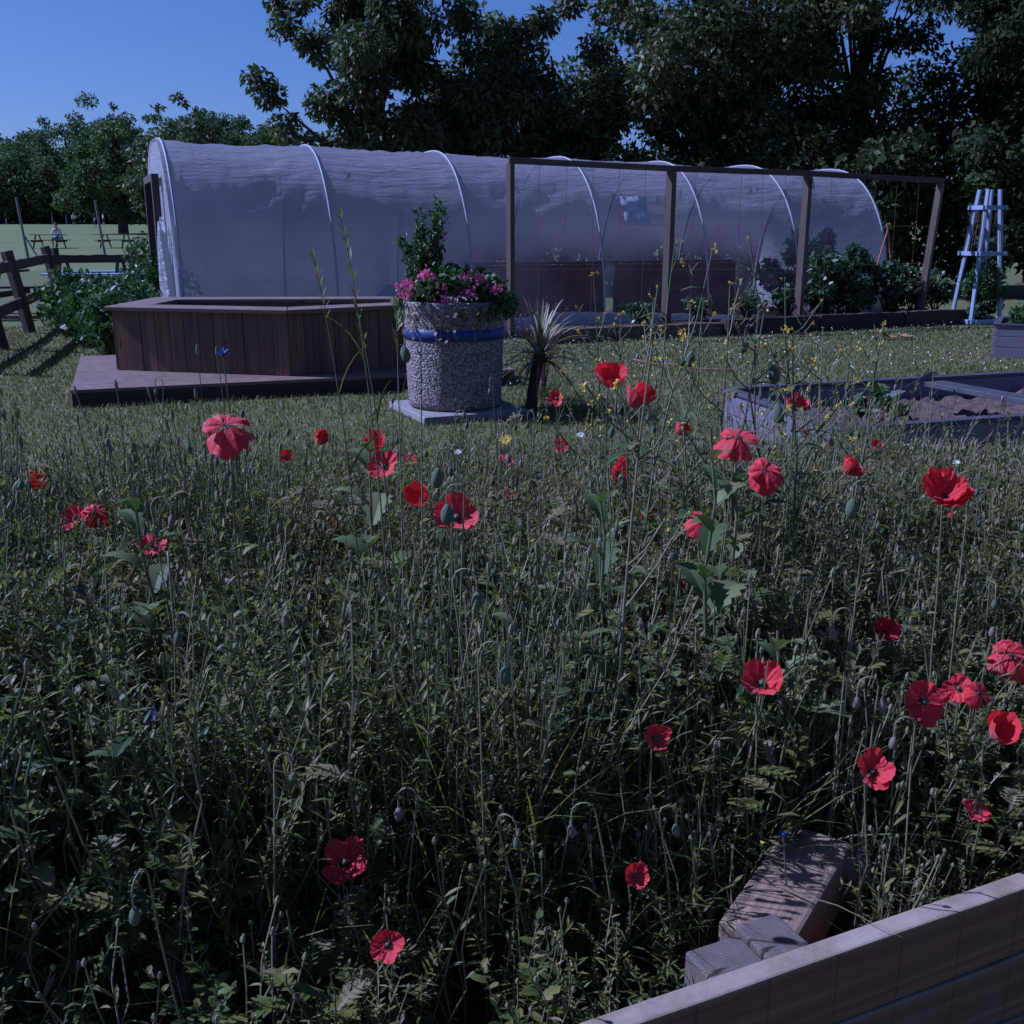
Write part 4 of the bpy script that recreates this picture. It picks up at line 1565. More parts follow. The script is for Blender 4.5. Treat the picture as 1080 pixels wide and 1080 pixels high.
# ------------------------------------------------------------------ the near wildflower bed
BF0 = Vector((.082, 1.103, 0))
BD = Vector((.911, .412, 0)).normalized()
BN = Vector((-BD.y, BD.x, 0))
ZTOP, ZSOIL = .40, .17
P0 = BF0 - BD * 3.2
P1 = BF0 + BD * 3.4
DEP = 2.75
t = thing('wildflower_bed', BF0, 'near timber raised bed full of poppies and wild flowers', 'raised bed')
th = .036
hb = .128
for k in range(3):
    z = ZTOP - hb * (k + .5)
    board('front_board', P0 + BN * (th / 2) + Vector((0, 0, z)), P1 + BN * (th / 2) + Vector((0, 0, z)), th, hb - .006, M['sleeper'], t, .004, off=(0, 0, 0), dev=.0006)
    board('back_board', P0 + BN * DEP + Vector((0, 0, z)), P1 + BN * DEP + Vector((0, 0, z)), th, hb - .004, M['sleeper'], t, .005)
# corner posts (end grain up) and the cross timber
for px, py, s_, dd in ((766, 1010, .094, .066), (819, 990, .076, .085)):
    p = gp(px, py, .386)
    p = BF0 + BD * (p - BF0).dot(BD) + BN * (th + dd / 2 + .006) + Vector((0, 0, .386))
    q = Q()
    q.box((0, 0, -.19), (s_, dd, .38))
    q.build('corner_post', M['endgrain'], t, p - BF0, (0, 0, math.atan2(BD.y, BD.x)), smooth=False, bevel=.004)
a = gp(795, 984, .375)
b = gp(838, 918, .375)
d = (b - a).normalized()
board('cross_timber', a + d * .0 + Vector((0, 0, -.06)), a + d * .33 + Vector((0, 0, -.06)), .115, .115, M['beam'], t, .007)
q = Q()
q.lathe([(0, -.2), (.03, -.2), (.034, -.02), (.028, .0), (0, .002)], 18)
q.build('timber_stub', M['beam'], t, a + d * .31 + Vector((d.y, -d.x, 0)) * .062 + Vector((0, 0, -.015)) - BF0, (.25, -.1, 0))
q = Q()
nx, ny = 60, 24
v = []
for i in range(nx + 1):
    for j in range(ny + 1):
        p = P0 - BF0 + (P1 - P0) * (i / nx) + BN * (th + (DEP - th * 1.5) * j / ny)
        v.append([p.x, p.y, ZSOIL + .02 * RNG.normal()])
q.add(v, [[i * (ny + 1) + j, (i + 1) * (ny + 1) + j, (i + 1) * (ny + 1) + j + 1, i * (ny + 1) + j + 1] for i in range(nx) for j in range(ny)])
q.build('soil', M['soil'], t)


# plant templates -----------------------------------------------------------
def unit(a, el):
    return np.array([math.cos(a) * math.cos(el), math.sin(a) * math.cos(el), math.sin(el)])


def curved(h, lean, n=6, wob=.012):
    a = RNG.random() * 2 * PI
    s = np.linspace(0, 1, n)
    p = np.stack([math.cos(a) * lean * s ** 1.5, math.sin(a) * lean * s ** 1.5, h * s], 1)
    p[1:-1, :2] += RNG.normal(size=(n - 2, 2)) * wob
    return p


def at_s(pts, s):
    k = np.linspace(0, 1, len(pts))
    return np.array([np.interp(s, k, pts[:, i]) for i in range(3)])


def lobed_leaf(q, base, a, el, L, w_, m=0, r=None, pairs=5):
    """pinnate poppy leaf: midrib with toothed side lobes"""
    d = unit(a, el)
    side = unit(a + PI / 2, 0)
    rr = random.random() if r is None else r
    for k in range(pairs):
        s = .25 + .65 * k / pairs
        p = np.asarray(base) + d * L * s - np.array([0, 0, .35 * L * s * s])
        ll = w_ * math.sin(PI * (.25 + .65 * k / pairs)) * (.8 + .4 * random.random())
        for sg in (-1, 1):
            q.leaf(p, side * sg + d * .75 + np.array([0, 0, .12]), ll, ll * .42, 2, .25, .2, r=min(1, rr + .1 * random.random()), m=m)
    q.leaf(base, d, L, w_ * .28, 5, .35, .25, r=rr, m=m)


def T_poppyfoliage():
    q = Q()
    for s_ in range(3):
        h = .34 + .24 * RNG.random()
        st = curved(h, .08)
        st[:, :2] += RNG.normal(size=2) * .03
        q.tube(st, np.linspace(.0026, .0016, 6), 4, m=1)
        for k in range(7):
            s = .05 + .85 * RNG.random()
            lobed_leaf(q, at_s(st, s), RNG.random() * 2 * PI, R(20) + R(50) * RNG.random(), .07 + .06 * RNG.random(), .034)
    return q.arrays()


def T_grass():
    q = Q()
    for k in range(26):
        a = RNG.random() * 2 * PI
        q.ribbon((RNG.normal() * .02, RNG.normal() * .02, 0), unit(a, R(88) - R(28) * RNG.random()), .3 + .34 * RNG.random(), .0045 + .004 * RNG.random(), 5, .12 + .4 * RNG.random(), r=.35 + .65 * random.random())
    return q.arrays()


def T_broad():
    q = Q()
    h = .40 + .16 * RNG.random()
    st = curved(h, .08)
    q.tube(st, np.linspace(.005, .002, 6), 5, m=1)
    for k in range(11):
        s = .05 + .92 * k / 11
        a = k * 2.4 + RNG.normal() * .3
        L = .125 * (1.15 - .6 * s) * (.8 + .4 * RNG.random())
        q.leaf(at_s(st, s), unit(a, R(30)), L, L * .36, 10, .45, .28, .16, m=2, lateral=.15 * RNG.normal())
    return q.arrays()


def T_feather():
    q = Q()
    for s_ in range(4):
        h = .38 + .22 * RNG.random()
        st = curved(h, .12)
        q.tube(st, np.linspace(.0022, .001, 6), 3, m=1)
        for k in range(20):
            s = .12 + .86 * k / 20
            p = at_s(st, s)
            a = RNG.random() * 2 * PI
            for z in range(2):
                q.leaf(p, unit(a + z * PI + RNG.normal() * .4, R(35) + RNG.normal() * .25), .045 * (1.3 - s * .7), .006, 2, .15, .2, r=.3 + .7 * random.random())
    return q.arrays()


def T_ovate():
    q = Q()
    for s_ in range(3):
        h = .42 + .24 * RNG.random()
        st = curved(h, .09)
        st[:, :2] += RNG.normal(size=2) * .02
        q.tube(st, np.linspace(.0032, .0014, 6), 4, m=1)
        for k in range(22):
            s = .1 + .9 * k / 22
            a = k * 2.4 + RNG.normal() * .4
            L = .055 * (1.2 - .75 * s) * (.7 + .6 * RNG.random())
            q.leaf(at_s(st, s), unit(a, R(38)), L, L * .5, 4, .3, .25, .1)
        for k in range(8):
            p = at_s(st, .72 + .28 * RNG.random())
            q.leaf(p, unit(RNG.random() * 6.28, R(60)), .022, .010, 2, .1, .3, r=.9)
    return q.arrays()


def T_wiry():
    """bare branching stalks with small yellow or white specks"""
    q = Q()
    h = .45 + .22 * RNG.random()
    st = curved(h, .10)
    q.tube(st, np.linspace(.0026, .0012, 6), 4, m=1)
    for k in range(7):
        s = .45 + .5 * RNG.random()
        p = at_s(st, s)
        a = RNG.random() * 2 * PI
        L = .06 + .12 * RNG.random()
        e = p + unit(a, R(50)) * L
        q.tube([p, (p + e) / 2 + [0, 0, -.01], e], [.0014, .0012, .0008], 3, m=1)
        if RNG.random() < .10:
            for z in range(5):
                q.leaf(e, RNG.normal(size=3), .0065, .005, 2, 0, .3, m=3)
        else:
            q.leaf(e - unit(a, R(50)) * .01, unit(a, R(60)), .014, .007, 2, 0, .4, r=.8)
        q.leaf(p, unit(a + 1, R(30)), .05, .012, 4, .35, .2, .1)
    return q.arrays()


def T_seedspike():
    q = Q()
    st = curved(.5 + .12 * RNG.random(), .07)
    q.tube(st, np.linspace(.003, .0012, 6), 4, m=1)
    for k in range(44):
        s = .5 + .5 * k / 44
        q.leaf(at_s(st, s), unit(k * 2.4, R(40)), .012, .008, 2, 0, .5, r=.75 + .25 * random.random())
    for k in range(8):
        q.leaf(at_s(st, .1 + .4 * RNG.random()), unit(RNG.random() * 6.28, R(30)), .07, .02, 5, .4, .25, .12)
    return q.arrays()


def T_stalks():
    """slender upright hairy stalks with a small closed head"""
    q = Q()
    for s_ in range(4):
        h = .44 + .26 * RNG.random()
        st = curved(h, .06)
        st[:, :2] += RNG.normal(size=2) * .03
        q.tube(st, np.linspace(.0024, .0014, 6), 4, m=1)
        e = st[-1]
        q.lathe([(0, -.013), (.0045, -.006), (.005, .002), (.002, .010), (0, .011)], 5, e, m=1, r=.6)
        for k in range(7):
            p = at_s(st, .05 + .75 * RNG.random())
            q.leaf(p, unit(RNG.random() * 6.28, R(50)), .05 * (.6 + .8 * RNG.random()), .009, 3, .3, .3)
    return q.arrays()


def T_dry():
    """bleached dead stalks and grass"""
    q = Q()
    for k in range(9):
        a_ = RNG.random() * 6.28
        q.ribbon((RNG.normal() * .02, RNG.normal() * .02, 0), unit(a_, R(86) - R(30) * RNG.random()), .3 + .35 * RNG.random(), .005, 5, .15 + .3 * RNG.random(), m=4)
    st = curved(.5, .1)
    q.tube(st, np.linspace(.0022, .0012, 6), 4, m=4)
    for k in range(14):
        q.leaf(at_s(st, .7 + .3 * k / 14), unit(RNG.random() * 6.28, R(45)), .02, .006, 2, .2, .3, m=4)
    return q.arrays()


TPL = []
for fn, n in ((T_poppyfoliage, 5), (T_grass, 4), (T_broad, 5), (T_feather, 4), (T_ovate, 5), (T_wiry, 5), (T_seedspike, 3), (T_stalks, 4), (T_dry, 4)):
    TPL.append([fn() for _ in range(n)])
MEADOW_MATS = [M['meadow'], M['stem'], M['bigleaf'], M['yellow'], M['dry']]


def bed_xy(u, d):
    """u metres along the bed front from BF0, d metres behind its front"""
    p = BF0 + BD * u + BN * d
    return p.x, p.y


def bloom_dist(px, py, w_, dia):
    dist = min(3.55, max(1.18, FPX * dia / w_))
    zmin = .60 if py < 830 else .44
    dz = -ray(px, py).z
    if dz > 0:
        dist = min(dist, (CAM_H - zmin) / dz)
    return dist


def sight_caps():
    out = []
    for (px, py, w_, dia, *_) in PO:
        dist = bloom_dist(px, py, w_, dia)
        p = dp(px, py, dist)
        out.append((p.x, p.y, p.z, max(.045, dia * .75)))
    return out


def meadow():
    q = Q()
    caps = sight_caps()
    W = np.array([.21, .19, .085, .20, .17, .06, .035, .11, .045])
    PF = np.stack([2 + 4 * RNG.random(9), 2 + 4 * RNG.random(9), 6.28 * RNG.random(9)], 1)
    tot = 0
    for k in range(11500):
        d = .07 + (DEP - .13) * RNG.random() ** .9
        u = -2.6 + 5.4 * RNG.random()
        x, y = bed_xy(u, d)
        if abs(x) > .56 * y + .35 or y < .6:
            continue
        rel = Vector((x, y, 0)) - a
        al, ac = rel.x * d_.x + rel.y * d_.y, rel.x * -d_.y + rel.y * d_.x
        if -.14 < al < .36 and abs(ac) < .10:
            continue
        if Vector((x, y, 0)).length < .95:
            continue
        w_ = W.copy()
        w_[2] *= 2.0 if -.9 < u < .75 and .15 < d < 1.3 else .25
        w_[4] *= 1.5 if u > .6 else 1
        if d < .6:
            w_[7] *= 2.0
        if d > 1.6:
            w_[1] *= 1.7
            w_[5] *= 1.5
            w_[7] *= 1.5
        w_ *= np.exp(1.15 * np.sin(u * PF[:, 0] + d * PF[:, 1] + PF[:, 2]))
        kind = RNG.choice(9, p=w_ / w_.sum())
        if math.sin(u * 5.3 + 1.1 * math.sin(d * 3)) * math.sin(d * 6.1 + u) > .78 and RNG.random() < .7:
            continue
        if d < .34 and kind in (1, 8):
            kind = 7
        if kind == 2 and d < .75 and any(cz < .55 and math.hypot(x - cx, y - cy) < .34 for (cx, cy, cz, cr) in caps):
            kind = 7
        T = TPL[kind][RNG.integers(len(TPL[kind]))]
        if u > .45:
            ed = min(1.0, .66 + d * .40)
            if d < .35 and RNG.random() < .35:
                continue
        elif d < .48:
            ed = .40 + .3 * d
            if RNG.random() < .62:
                continue
        else:
            ed = min(1.12, .80 + d * .25)
        hs = ed * (.72 + .5 * RNG.random()) * (1.0 + .14 * math.sin(u * 3 + 1) * math.sin(d * 4))
        if d > 1.9:
            hs *= 1 - .16 * (d - 1.9) / .8
        top = T[0][:, 2].max()
        if RNG.random() < .85:
            hs = min(hs, max(.2, (1.42 - .205 * y - ZSOIL) / top))
        for (cx, cy, cz, cr) in caps:
            t_ = (x * cx + y * cy) / (cx * cx + cy * cy)
            if .15 < t_ < 1.0:
                lat = abs(x * cy - y * cx) / math.hypot(cx, cy)
                if lat < cr * (.4 + .6 * t_) + (.05 if cz > .55 else .09) + (.05 if kind == 2 else 0):
                    zl = CAM_H + (cz - CAM_H) * t_ - .07 - ZSOIL
                    hs = min(hs, zl / top)
        if hs < .16:
            continue
        q.put(T, (x, y, ZSOIL), RNG.random() * 6.283, min(.8 + .3 * RNG.random(), .45 + hs * .6), (RNG.normal() * .09, RNG.normal() * .09), sz=hs, dr=RNG.normal() * .13 + .13 * min(1, max(-.4, u)) + (.06 if d > 1.3 else 0))
        tot += 1
    o = q.build('meadow_plants', MEADOW_MATS, smooth=False)
    tag(o, 'thick tangle of grasses, stalks and leaves filling the near bed', 'wild flowers', kind='stuff')
    print('meadow', tot, len(o.data.polygons))


d_ = d


# taller mustard plants that can be told apart --------------------------------
def mustard(label, tip, base_u, base_d, nb=9, leafy=.5):
    x, y = bed_xy(base_u, base_d) if base_u is not None else (tip.x + RNG.normal() * .06, tip.y + .03)
    base = Vector((x, y, ZSOIL))
    t = thing('mustard_plant', base, label, 'plant', 'tall yellow flowering plants')
    e = np.array(tip - base)
    s = np.linspace(0, 1, 8)
    st = np.stack([e[0] * s ** 1.4, e[1] * s, e[2] * s], 1)
    st[1:-1, :2] += RNG.normal(size=(6, 2)) * .006
    q = Q()
    ql = Q()
    qf = Q()
    q.tube(st, np.linspace(.0042, .0016, 8), 5)
    ends = [st[-1]]
    for k in range(nb):
        ss = .45 + .5 * RNG.random()
        p = at_s(st, ss)
        a = RNG.random() * 6.283
        L = (.10 + .14 * RNG.random()) * (1.3 - ss)
        e2 = p + unit(a, R(48)) * L * 1.6
        mid = (p + e2) / 2 + np.array([0, 0, -.012])
        q.tube([p, mid, e2], [.0018, .0015, .001], 4)
        ends.append(e2)
        if RNG.random() < .8:
            ql.leaf(p, unit(a, R(20)), .05 + .05 * RNG.random(), .018, 6, .4, .25, .18)
        for z in range(3):
            pp = p + (e2 - p) * (.4 + .6 * RNG.random())
            q.tube([pp, pp + unit(RNG.random() * 6.28, R(50)) * .03], [.0011, .0007], 3)
    for k in range(int(10 * leafy)):
        ql.leaf(at_s(st, .1 + .55 * RNG.random()), unit(RNG.random() * 6.28, R(25)), .09, .035, 7, .4, .25, .18)
    for p in ends:
        qf = Q()
        for z in range(4 if RNG.random() < .45 else 1):
            c = p + RNG.normal(size=3) * .005
            for f_ in range(4):
                qf.leaf(c, RNG.normal(size=3), .0065, .005, 2, 0, .3)
        qf.build('flower', M['yellow'], t, smooth=False)
    q.build('stem', M['stem'], t)
    ql.build('leaves', M['bigleaf'], t, smooth=False)


MU = [(770, 300, 2.3, 'leafy mustard plant just left of the tallest one'),
      (742, 318, 2.5, 'mustard plant with nodding tips over the red rope'),
      (828, 292, 2.4, 'mustard plant close right of the tallest one'),
      (806, 330, 2.3, 'short leafy mustard plant below the tallest one'),
      (790, 246, 2.25, 'tall mustard plant whose stem tops out before the third frame post'),
      (752, 262, 2.4, 'bent mustard plant arching left before the tunnel film'),
      (712, 256, 2.9, 'thin mustard stalk rising right of the second frame post'),
      (626, 288, 3.0, 'thin mustard stalk below the repair patch of the tunnel'),
      (694, 300, 2.8, 'small yellow-topped stalk in front of the second frame post'),
      (836, 350, 2.3, 'yellow-topped stalk standing before the big grey bed corner'),
      (868, 345, 2.7, 'slim yellow-topped stalk above the big grey bed'),
      (932, 343, 2.6, 'rightmost yellow-topped stalk against the lawn'),
      (688, 364, 1.7, 'dark thick stalk leaning left among the middle poppies'),
      (655, 330, 3.1, 'short yellow-topped stalk before the white tunnel skirt')]
for px, py, dist, lb in MU:
    tip = dp(px, py, dist)
    mustard(lb, tip + Vector((0, 0, 0)), None, None)

def toothed(label, u, d, h, n=16):
    x, y = bed_xy(u, d)
    t = thing('toothed_plant', (x, y, ZSOIL), label, 'plant', 'tall toothed-leaf plants')
    st = curved(h, .06, 7, .006)
    q = Q()
    q.tube(st, np.linspace(.006, .0025, 7), 6)
    q.build('stem', M['stem'], t)
    q = Q()
    for k in range(n):
        s_ = .12 + .86 * k / n
        L = (.10 + .09 * math.sin(PI * min(1, s_ * 1.1))) * (.8 + .4 * RNG.random())
        q.leaf(at_s(st, s_), unit(k * 2.4 + RNG.normal() * .3, R(32 + 25 * s_)), L, L * .34, 11, .5, .3, .22, lateral=.12 * RNG.normal(), r=.35 + .65 * RNG.random())
    q.build('leaves', M['bigleaf'], t, smooth=False)


for u, d0, h, lb in ((.62, .62, .86, 'tallest toothed-leaf plant right above the wide open poppy'),
                     (.50, .80, .74, 'toothed-leaf plant up left of the wide open poppy'),
                     (.78, .78, .78, 'toothed-leaf plant between the wide open and the roundest poppy'),
                     (.66, .40, .52, 'low toothed-leaf plant with drooping leaves under the wide open poppy'),
                     (.12, 1.25, .82, 'toothed-leaf plant below the large central poppy'),
                     (-.35, 1.05, .78, 'toothed-leaf plant in the left middle of the bed')):
    toothed(lb, u, d0, h)

# tall grass stalks
GS = [(358, 222, 2.0, 'tallest seeding grass stalk before the planter'), (330, 268, 2.0, 'grass stalk bending left across the tunnel film'),
      (372, 305, 2.0, 'short grass stalk beside the tallest one'), (418, 318, 2.1, 'grass stalk just left of the pebble planter')]
for px, py, dist, lb in GS:
    tip = dp(px, py, dist)
    b0 = dp(px + 45 if px < 400 else px, 560, dist)
    base = Vector((b0.x, tip.y - .03, ZSOIL))
    t = thing('grass_stalk', base, lb, 'grass', 'tall grass stalks')
    e = np.array(tip - base)
    s = np.linspace(0, 1, 10)
    st = np.stack([e[0] * s ** 2.0, e[1] * s, e[2] * (1.12 * s - .12 * s ** 4)], 1)
    q = Q()
    q.tube(st, np.linspace(.0028, .0009, 10), 4)
    q.build('stem', M['stem'], t)
    q = Q()
    for k in range(16):
        p = at_s(st, .86 + .14 * k / 16)
        q.leaf(p, unit(RNG.random() * 6.28, R(50)) + np.array([e[0], 0, .4]), .026, .005, 2, .1, .3, r=.8)
    for k in range(4):
        p = at_s(st, .3 + .14 * k)
        q.ribbon(p, unit(RNG.random() * 6.28, R(70)), .16, .005, 5, .35, r=.7)
    q.build('seed_head', M['meadow'], t, smooth=False)

# ------------------------------------------------------------------ poppies
def petal_mesh(style, k):
    rs = np.random.default_rng(100 + k + {'open': 0, 'cup': 20, 'flat': 40, 'ruffled': 60, 'droop': 80}[style])
    nu, nv = 22, 12
    spread = R({'open': 56, 'cup': 74, 'flat': 56, 'ruffled': 58, 'droop': 72}[style])
    cup = {'open': .50, 'cup': 1.15, 'flat': .22, 'ruffled': .75, 'droop': .45}[style]
    outer = k % 2
    p1, p2, p3 = rs.random(3) * 6
    v, f, r = [], [], []
    for j in range(nv + 1):
        s = j / nv
        for i in range(nu + 1):
            u = 2 * i / nu - 1
            ek = .5 if style in ('cup', 'ruffled') else 1.0
            edge = 1 - (.22 * ek) * abs(u) ** 3 + ek * (.05 * math.sin(4 * u + p1) + .016 * math.sin(13 * u + p2) + .012 * rs.normal())
            rad = .02 + .98 * s * edge
            a = u * spread * (.35 + .65 * min(1, s * 1.8))
            x, y = rad * math.cos(a), rad * math.sin(a)
            z = cup * rad ** 1.7 * (1 + .1 * outer) - (.05 if outer else 0) * s
            if style == 'droop':
                z = (-.75 * rad ** 1.6 if k >= 2 else .18 * rad - .25 * rad ** 3) - .12 * abs(u) * s
            cr = (.038 + (.07 if style == 'ruffled' else .025)) * s ** 1.5
            z += cr * (math.sin(9 * u + p1 + 2 * s) + .7 * math.sin(16 * u + p3) + .5 * rs.normal())
            if style == 'cup':
                x *= 1 - .22 * s * s
                y *= 1 - .08 * s * s
            v.append([x, y, z])
    for j in range(nv):
        for i in range(nu):
            n = nu + 1
            f.append([j * n + i, j * n + i + 1, (j + 1) * n + i + 1, (j + 1) * n + i])
            r.append((j + .5) / nv)
    q = Q()
    q.add(v, f, np.array(r))
    return q.mesh('petal', M['petal'])


PET = {s: [petal_mesh(s, k) for k in range(4)] for s in ('open', 'cup', 'flat', 'ruffled', 'droop')}
qc = Q()
qc.lathe([(0, .0), (.06, .02), (.10, .10), (.12, .20), (.13, .24), (.0, .26)], 10)
HEADM = qc.mesh('seed_head', M['bud'])
qst = Q()
for k in range(46):
    a_ = RNG.random() * 6.283
    rr_ = .10 + .13 * RNG.random()
    e = np.array([math.cos(a_) * rr_, math.sin(a_) * rr_, .12 + .1 * RNG.random()])
    qst.tube([[e[0] * .3, e[1] * .3, .03], e], [.006, .005], 3)
    qst.box(e, (.022, .022, .03))
STAM = qst.mesh('stamens', M['black'])


def poppy(px, py, w_, dia, style, az, tl_, label, droop=0):
    dist = bloom_dist(px, py, w_, dia)
    dia = w_ * dist / FPX
    R0 = dia / 2 * 1.06
    pos = dp(px, py, dist)
    if style == 'cup':
        R0 *= 1.15
    n = Vector((math.sin(az) * math.sin(tl_), -math.cos(az) * math.sin(tl_), math.cos(tl_)))
    pos = pos - n * R0 * .12
    base = Vector((pos.x + RNG.normal() * .03, pos.y + .03 + RNG.normal() * .02, ZSOIL))
    # stay inside the bed
    dd = (base - BF0).dot(BN)
    if dd < .12:
        base += BN * (.12 - dd)
    if dd > DEP - .1:
        base -= BN * (dd - DEP + .1)
    t = thing('poppy', base, label, 'poppy', 'red poppies in the near bed')
    q = Q()
    e = np.array(pos - base)
    s = np.linspace(0, 1, 9)
    pts = np.stack([e[0] * s ** 1.3, e[1] * s ** 1.3, e[2] * s], 1)
    pts[1:-1, :2] += RNG.normal(size=(7, 2)) * .004
    pts[-1] = e
    pts[-2] = e - np.array(n) * .03
    q.tube(pts, np.linspace(.0021, .0015, 9), 5)
    for k in range(70):                       # stem hairs
        p = at_s(pts, .3 + .68 * RNG.random())
        q.leaf(p, unit(RNG.random() * 6.28, RNG.normal() * .2), .006, .0006, 1, 0, 0)
    q.build('stem', M['stem'], t)
    xa = Vector((-pos.x, -pos.y, 0)).normalized()
    xa = (xa - n * xa.dot(n)).normalized()
    ya = n.cross(xa)
    quat = Matrix((xa, ya, n)).transposed().to_quaternion()
    spin = RNG.random() * 6.28 if style != 'droop' else -R(225) + RNG.normal() * .35
    for k in range(4 if style != 'ruffled' else 8):
        me = PET[style][k % 4]
        o = link('petal', me, t, pos - base)
        rot = quat @ Matrix.Rotation(spin + k * PI / 2 + (k // 4) * .8 + RNG.normal() * .14, 3, 'Z').to_quaternion() @ Matrix.Rotation(RNG.normal() * .16, 3, 'Y').to_quaternion()
        o.rotation_euler = rot.to_euler()
        sc = R0 * (1 if k < 4 else .72) * (.90 + .18 * RNG.random())
        o.scale = (sc, sc * (.85 + .3 * RNG.random()), (.75 + .5 * RNG.random()) * sc * (1 if k < 4 else 1.5))
    if style in ('open', 'flat'):
        o = link('seed_head', HEADM, t, pos - base, quat.to_euler())
        o.scale = (R0, R0, R0)
        link('stamens', STAM, o)


PO = [
    (643, 405, 34, .066, 'cup', .2, .5, 'cupped poppy highest in the middle, before the lawn beside its twin'),
    (668, 428, 30, .062, 'cup', 1.2, .55, 'cupped poppy just below right of the highest middle one'),
    (587, 420, 17, .055, 'open', -.6, 1.3, 'small poppy at the foot of the cordyline'),
    (780, 459, 40, .075, 'droop', .4, .35, 'bright poppy with hanging petals in front of the grey bed corner'),
    (834, 431, 24, .06, 'cup', .8, .9, 'poppy half hidden by a stalk at the end wall of the grey bed'),
    (808, 495, 36, .07, 'droop', -.2, .7, 'ragged poppy behind stems below the bed corner'),
    (849, 458, 13, .05, 'open', 1.0, .9, 'tiny poppy just left of the grey bed soil'),
    (893, 498, 25, .06, 'cup', 1.3, .7, 'single cupped poppy midway along the grey bed front'),
    (997, 522, 46, .075, 'ruffled', -.3, .75, 'big ruffled double poppy at the right'),
    (744, 548, 30, .062, 'droop', .9, .6, 'poppy with folded petals lower right of the dark leaning stalk'),
    (652, 500, 30, .072, 'open', .9, 1.25, 'open poppy turned sideways with a bud before it'),
    (925, 470, 12, .05, 'open', .0, .8, 'tiny poppy under the right part of the grey bed'),
    (238, 447, 50, .078, 'droop', -.2, .35, 'largest dark red poppy on the left, below the blue cornflower'),
    (398, 473, 24, .062, 'cup', -.5, .6, 'upper poppy of the stacked pair below the pebble planter'),
    (405, 492, 32, .065, 'open', -.3, .9, 'lower poppy of the stacked pair below the pebble planter'),
    (432, 484, 17, .055, 'flat', .3, .6, 'small flat poppy right of the stacked pair'),
    (448, 530, 26, .062, 'cup', -.9, .8, 'tilted poppy to the left of the large central one'),
    (481, 546, 44, .076, 'open', .3, .75, 'large central poppy partly covered by a hanging bud'),
    (533, 485, 18, .055, 'flat', .2, .5, 'small flat poppy under the yellow daisy'),
    (302, 481, 14, .052, 'open', .4, .9, 'small poppy right of the largest left one'),
    (336, 466, 18, .058, 'cup', .6, .8, 'pale pinkish poppy left of the stacked pair'),
    (46, 513, 20, .06, 'cup', -.4, .7, 'leftmost poppy near the photo edge'),
    (80, 546, 26, .064, 'open', -.2, .8, 'left bloom of two drooping poppies at the far left'),
    (100, 539, 26, .064, 'droop', .5, .6, 'right bloom of two drooping poppies at the far left'),
    (160, 575, 30, .064, 'flat', .4, .7, 'poppy behind a dark seed pod at the left'),
    (349, 555, 18, .058, 'open', -.5, .9, 'small poppy halfway between left edge and the large central poppy'),
    (933, 666, 28, .062, 'ruffled', .2, .8, 'small crumpled poppy in the dark stems above the right group'),
    (803, 721, 46, .074, 'open', .05, .55, 'wide open poppy with broad petals over the toothed leaves'),
    (975, 740, 46, .074, 'flat', .1, .9, 'roundest flat poppy in the right-hand group'),
    (1011, 726, 30, .056, 'flat', -.5, 1.0, 'poppy touching the roundest one from behind'),
    (1035, 732, 28, .050, 'droop', .6, .8, 'poppy with a pale bud on it in the right-hand group'),
    (1068, 689, 42, .074, 'droop', -.1, .4, 'poppy cut by the right photo edge, topmost of the right-hand group'),
    (1050, 775, 38, .070, 'cup', .3, .75, 'cup-shaped poppy lowest right of the right-hand group'),
    (920, 814, 40, .072, 'open', .15, .6, 'open saucer poppy low over the bed, left of the right-hand group'),
    (1029, 855, 28, .060, 'flat', .2, .45, 'lowest poppy of the right side, close to the timber board'),
    (692, 779, 28, .060, 'open', .1, .9, 'little round poppy alone in the dark middle'),
    (363, 910, 46, .070, 'open', .2, .55, 'big dim poppy low at the left of the shaded front'),
    (409, 996, 33, .058, 'open', -.2, .95, 'lowest poppy in the shaded front'),
    (670, 923, 26, .056, 'open', .3, .9, 'small dim poppy left of the cross timber'),
    (712, 619, 15, .05, 'cup', .3, .6, 'half opened poppy at the edge of the dark middle'),
    (679, 549, 16, .055, 'cup', .5, .7, 'narrow poppy showing between stems left of the folded one'),
    (715, 457, 17, .056, 'cup', 1.1, .8, 'small poppy crossed by the dark leaning stalk'),
    (592, 470, 17, .056, 'flat', .1, .7, 'faded poppy lying low right of the yellow daisy'),
    (538, 521, 15, .052, 'flat', .3, .6, 'faint poppy between the central one and the sideways one'),
    (1001, 547, 9, .045, 'cup', .3, .6, 'tiny red speck of a poppy beneath the ruffled double one'),
]
meadow()
for p in PO:
    poppy(*p)

# ------------------------------------------------------------------ poppy buds on hooked stems
BUDM = []
for mk in ('bud', 'budpink'):
    q = Q()
    q.lathe([(0, -1), (.30, -.88), (.52, -.5), (.58, -.05), (.50, .45), (.28, .82), (.12, .98), (0, 1.0)], 10)
    BUDM.append(q.mesh('bud', M[mk]))


def hooked_stem(h, hook, hooked=True):
    q = Q()
    s = np.linspace(0, 1, 7)
    a = RNG.random() * 6.28
    lean = .03 * RNG.normal()
    pts = [[lean * x * x, .01 * math.sin(5 * x), h * x] for x in s]
    if hooked:
        top = np.array(pts[-1])
        for t_ in np.linspace(.25, 1, 6):
            pts.append([top[0] + hook * (1 - math.cos(PI * t_)), top[1], top[2] + hook * math.sin(PI * t_)])
        pts.append([pts[-1][0], pts[-1][1], pts[-1][2] - .02])
    q.tube(pts, .0015, 4)
    for k in range(40):
        p = at_s(np.array(pts), .35 + .65 * RNG.random())
        q.leaf(p, unit(RNG.random() * 6.28, RNG.normal() * .2), .0055, .0007, 1, 0, 0)
    return q.mesh('stem', M['stem']), np.array(pts[-1])


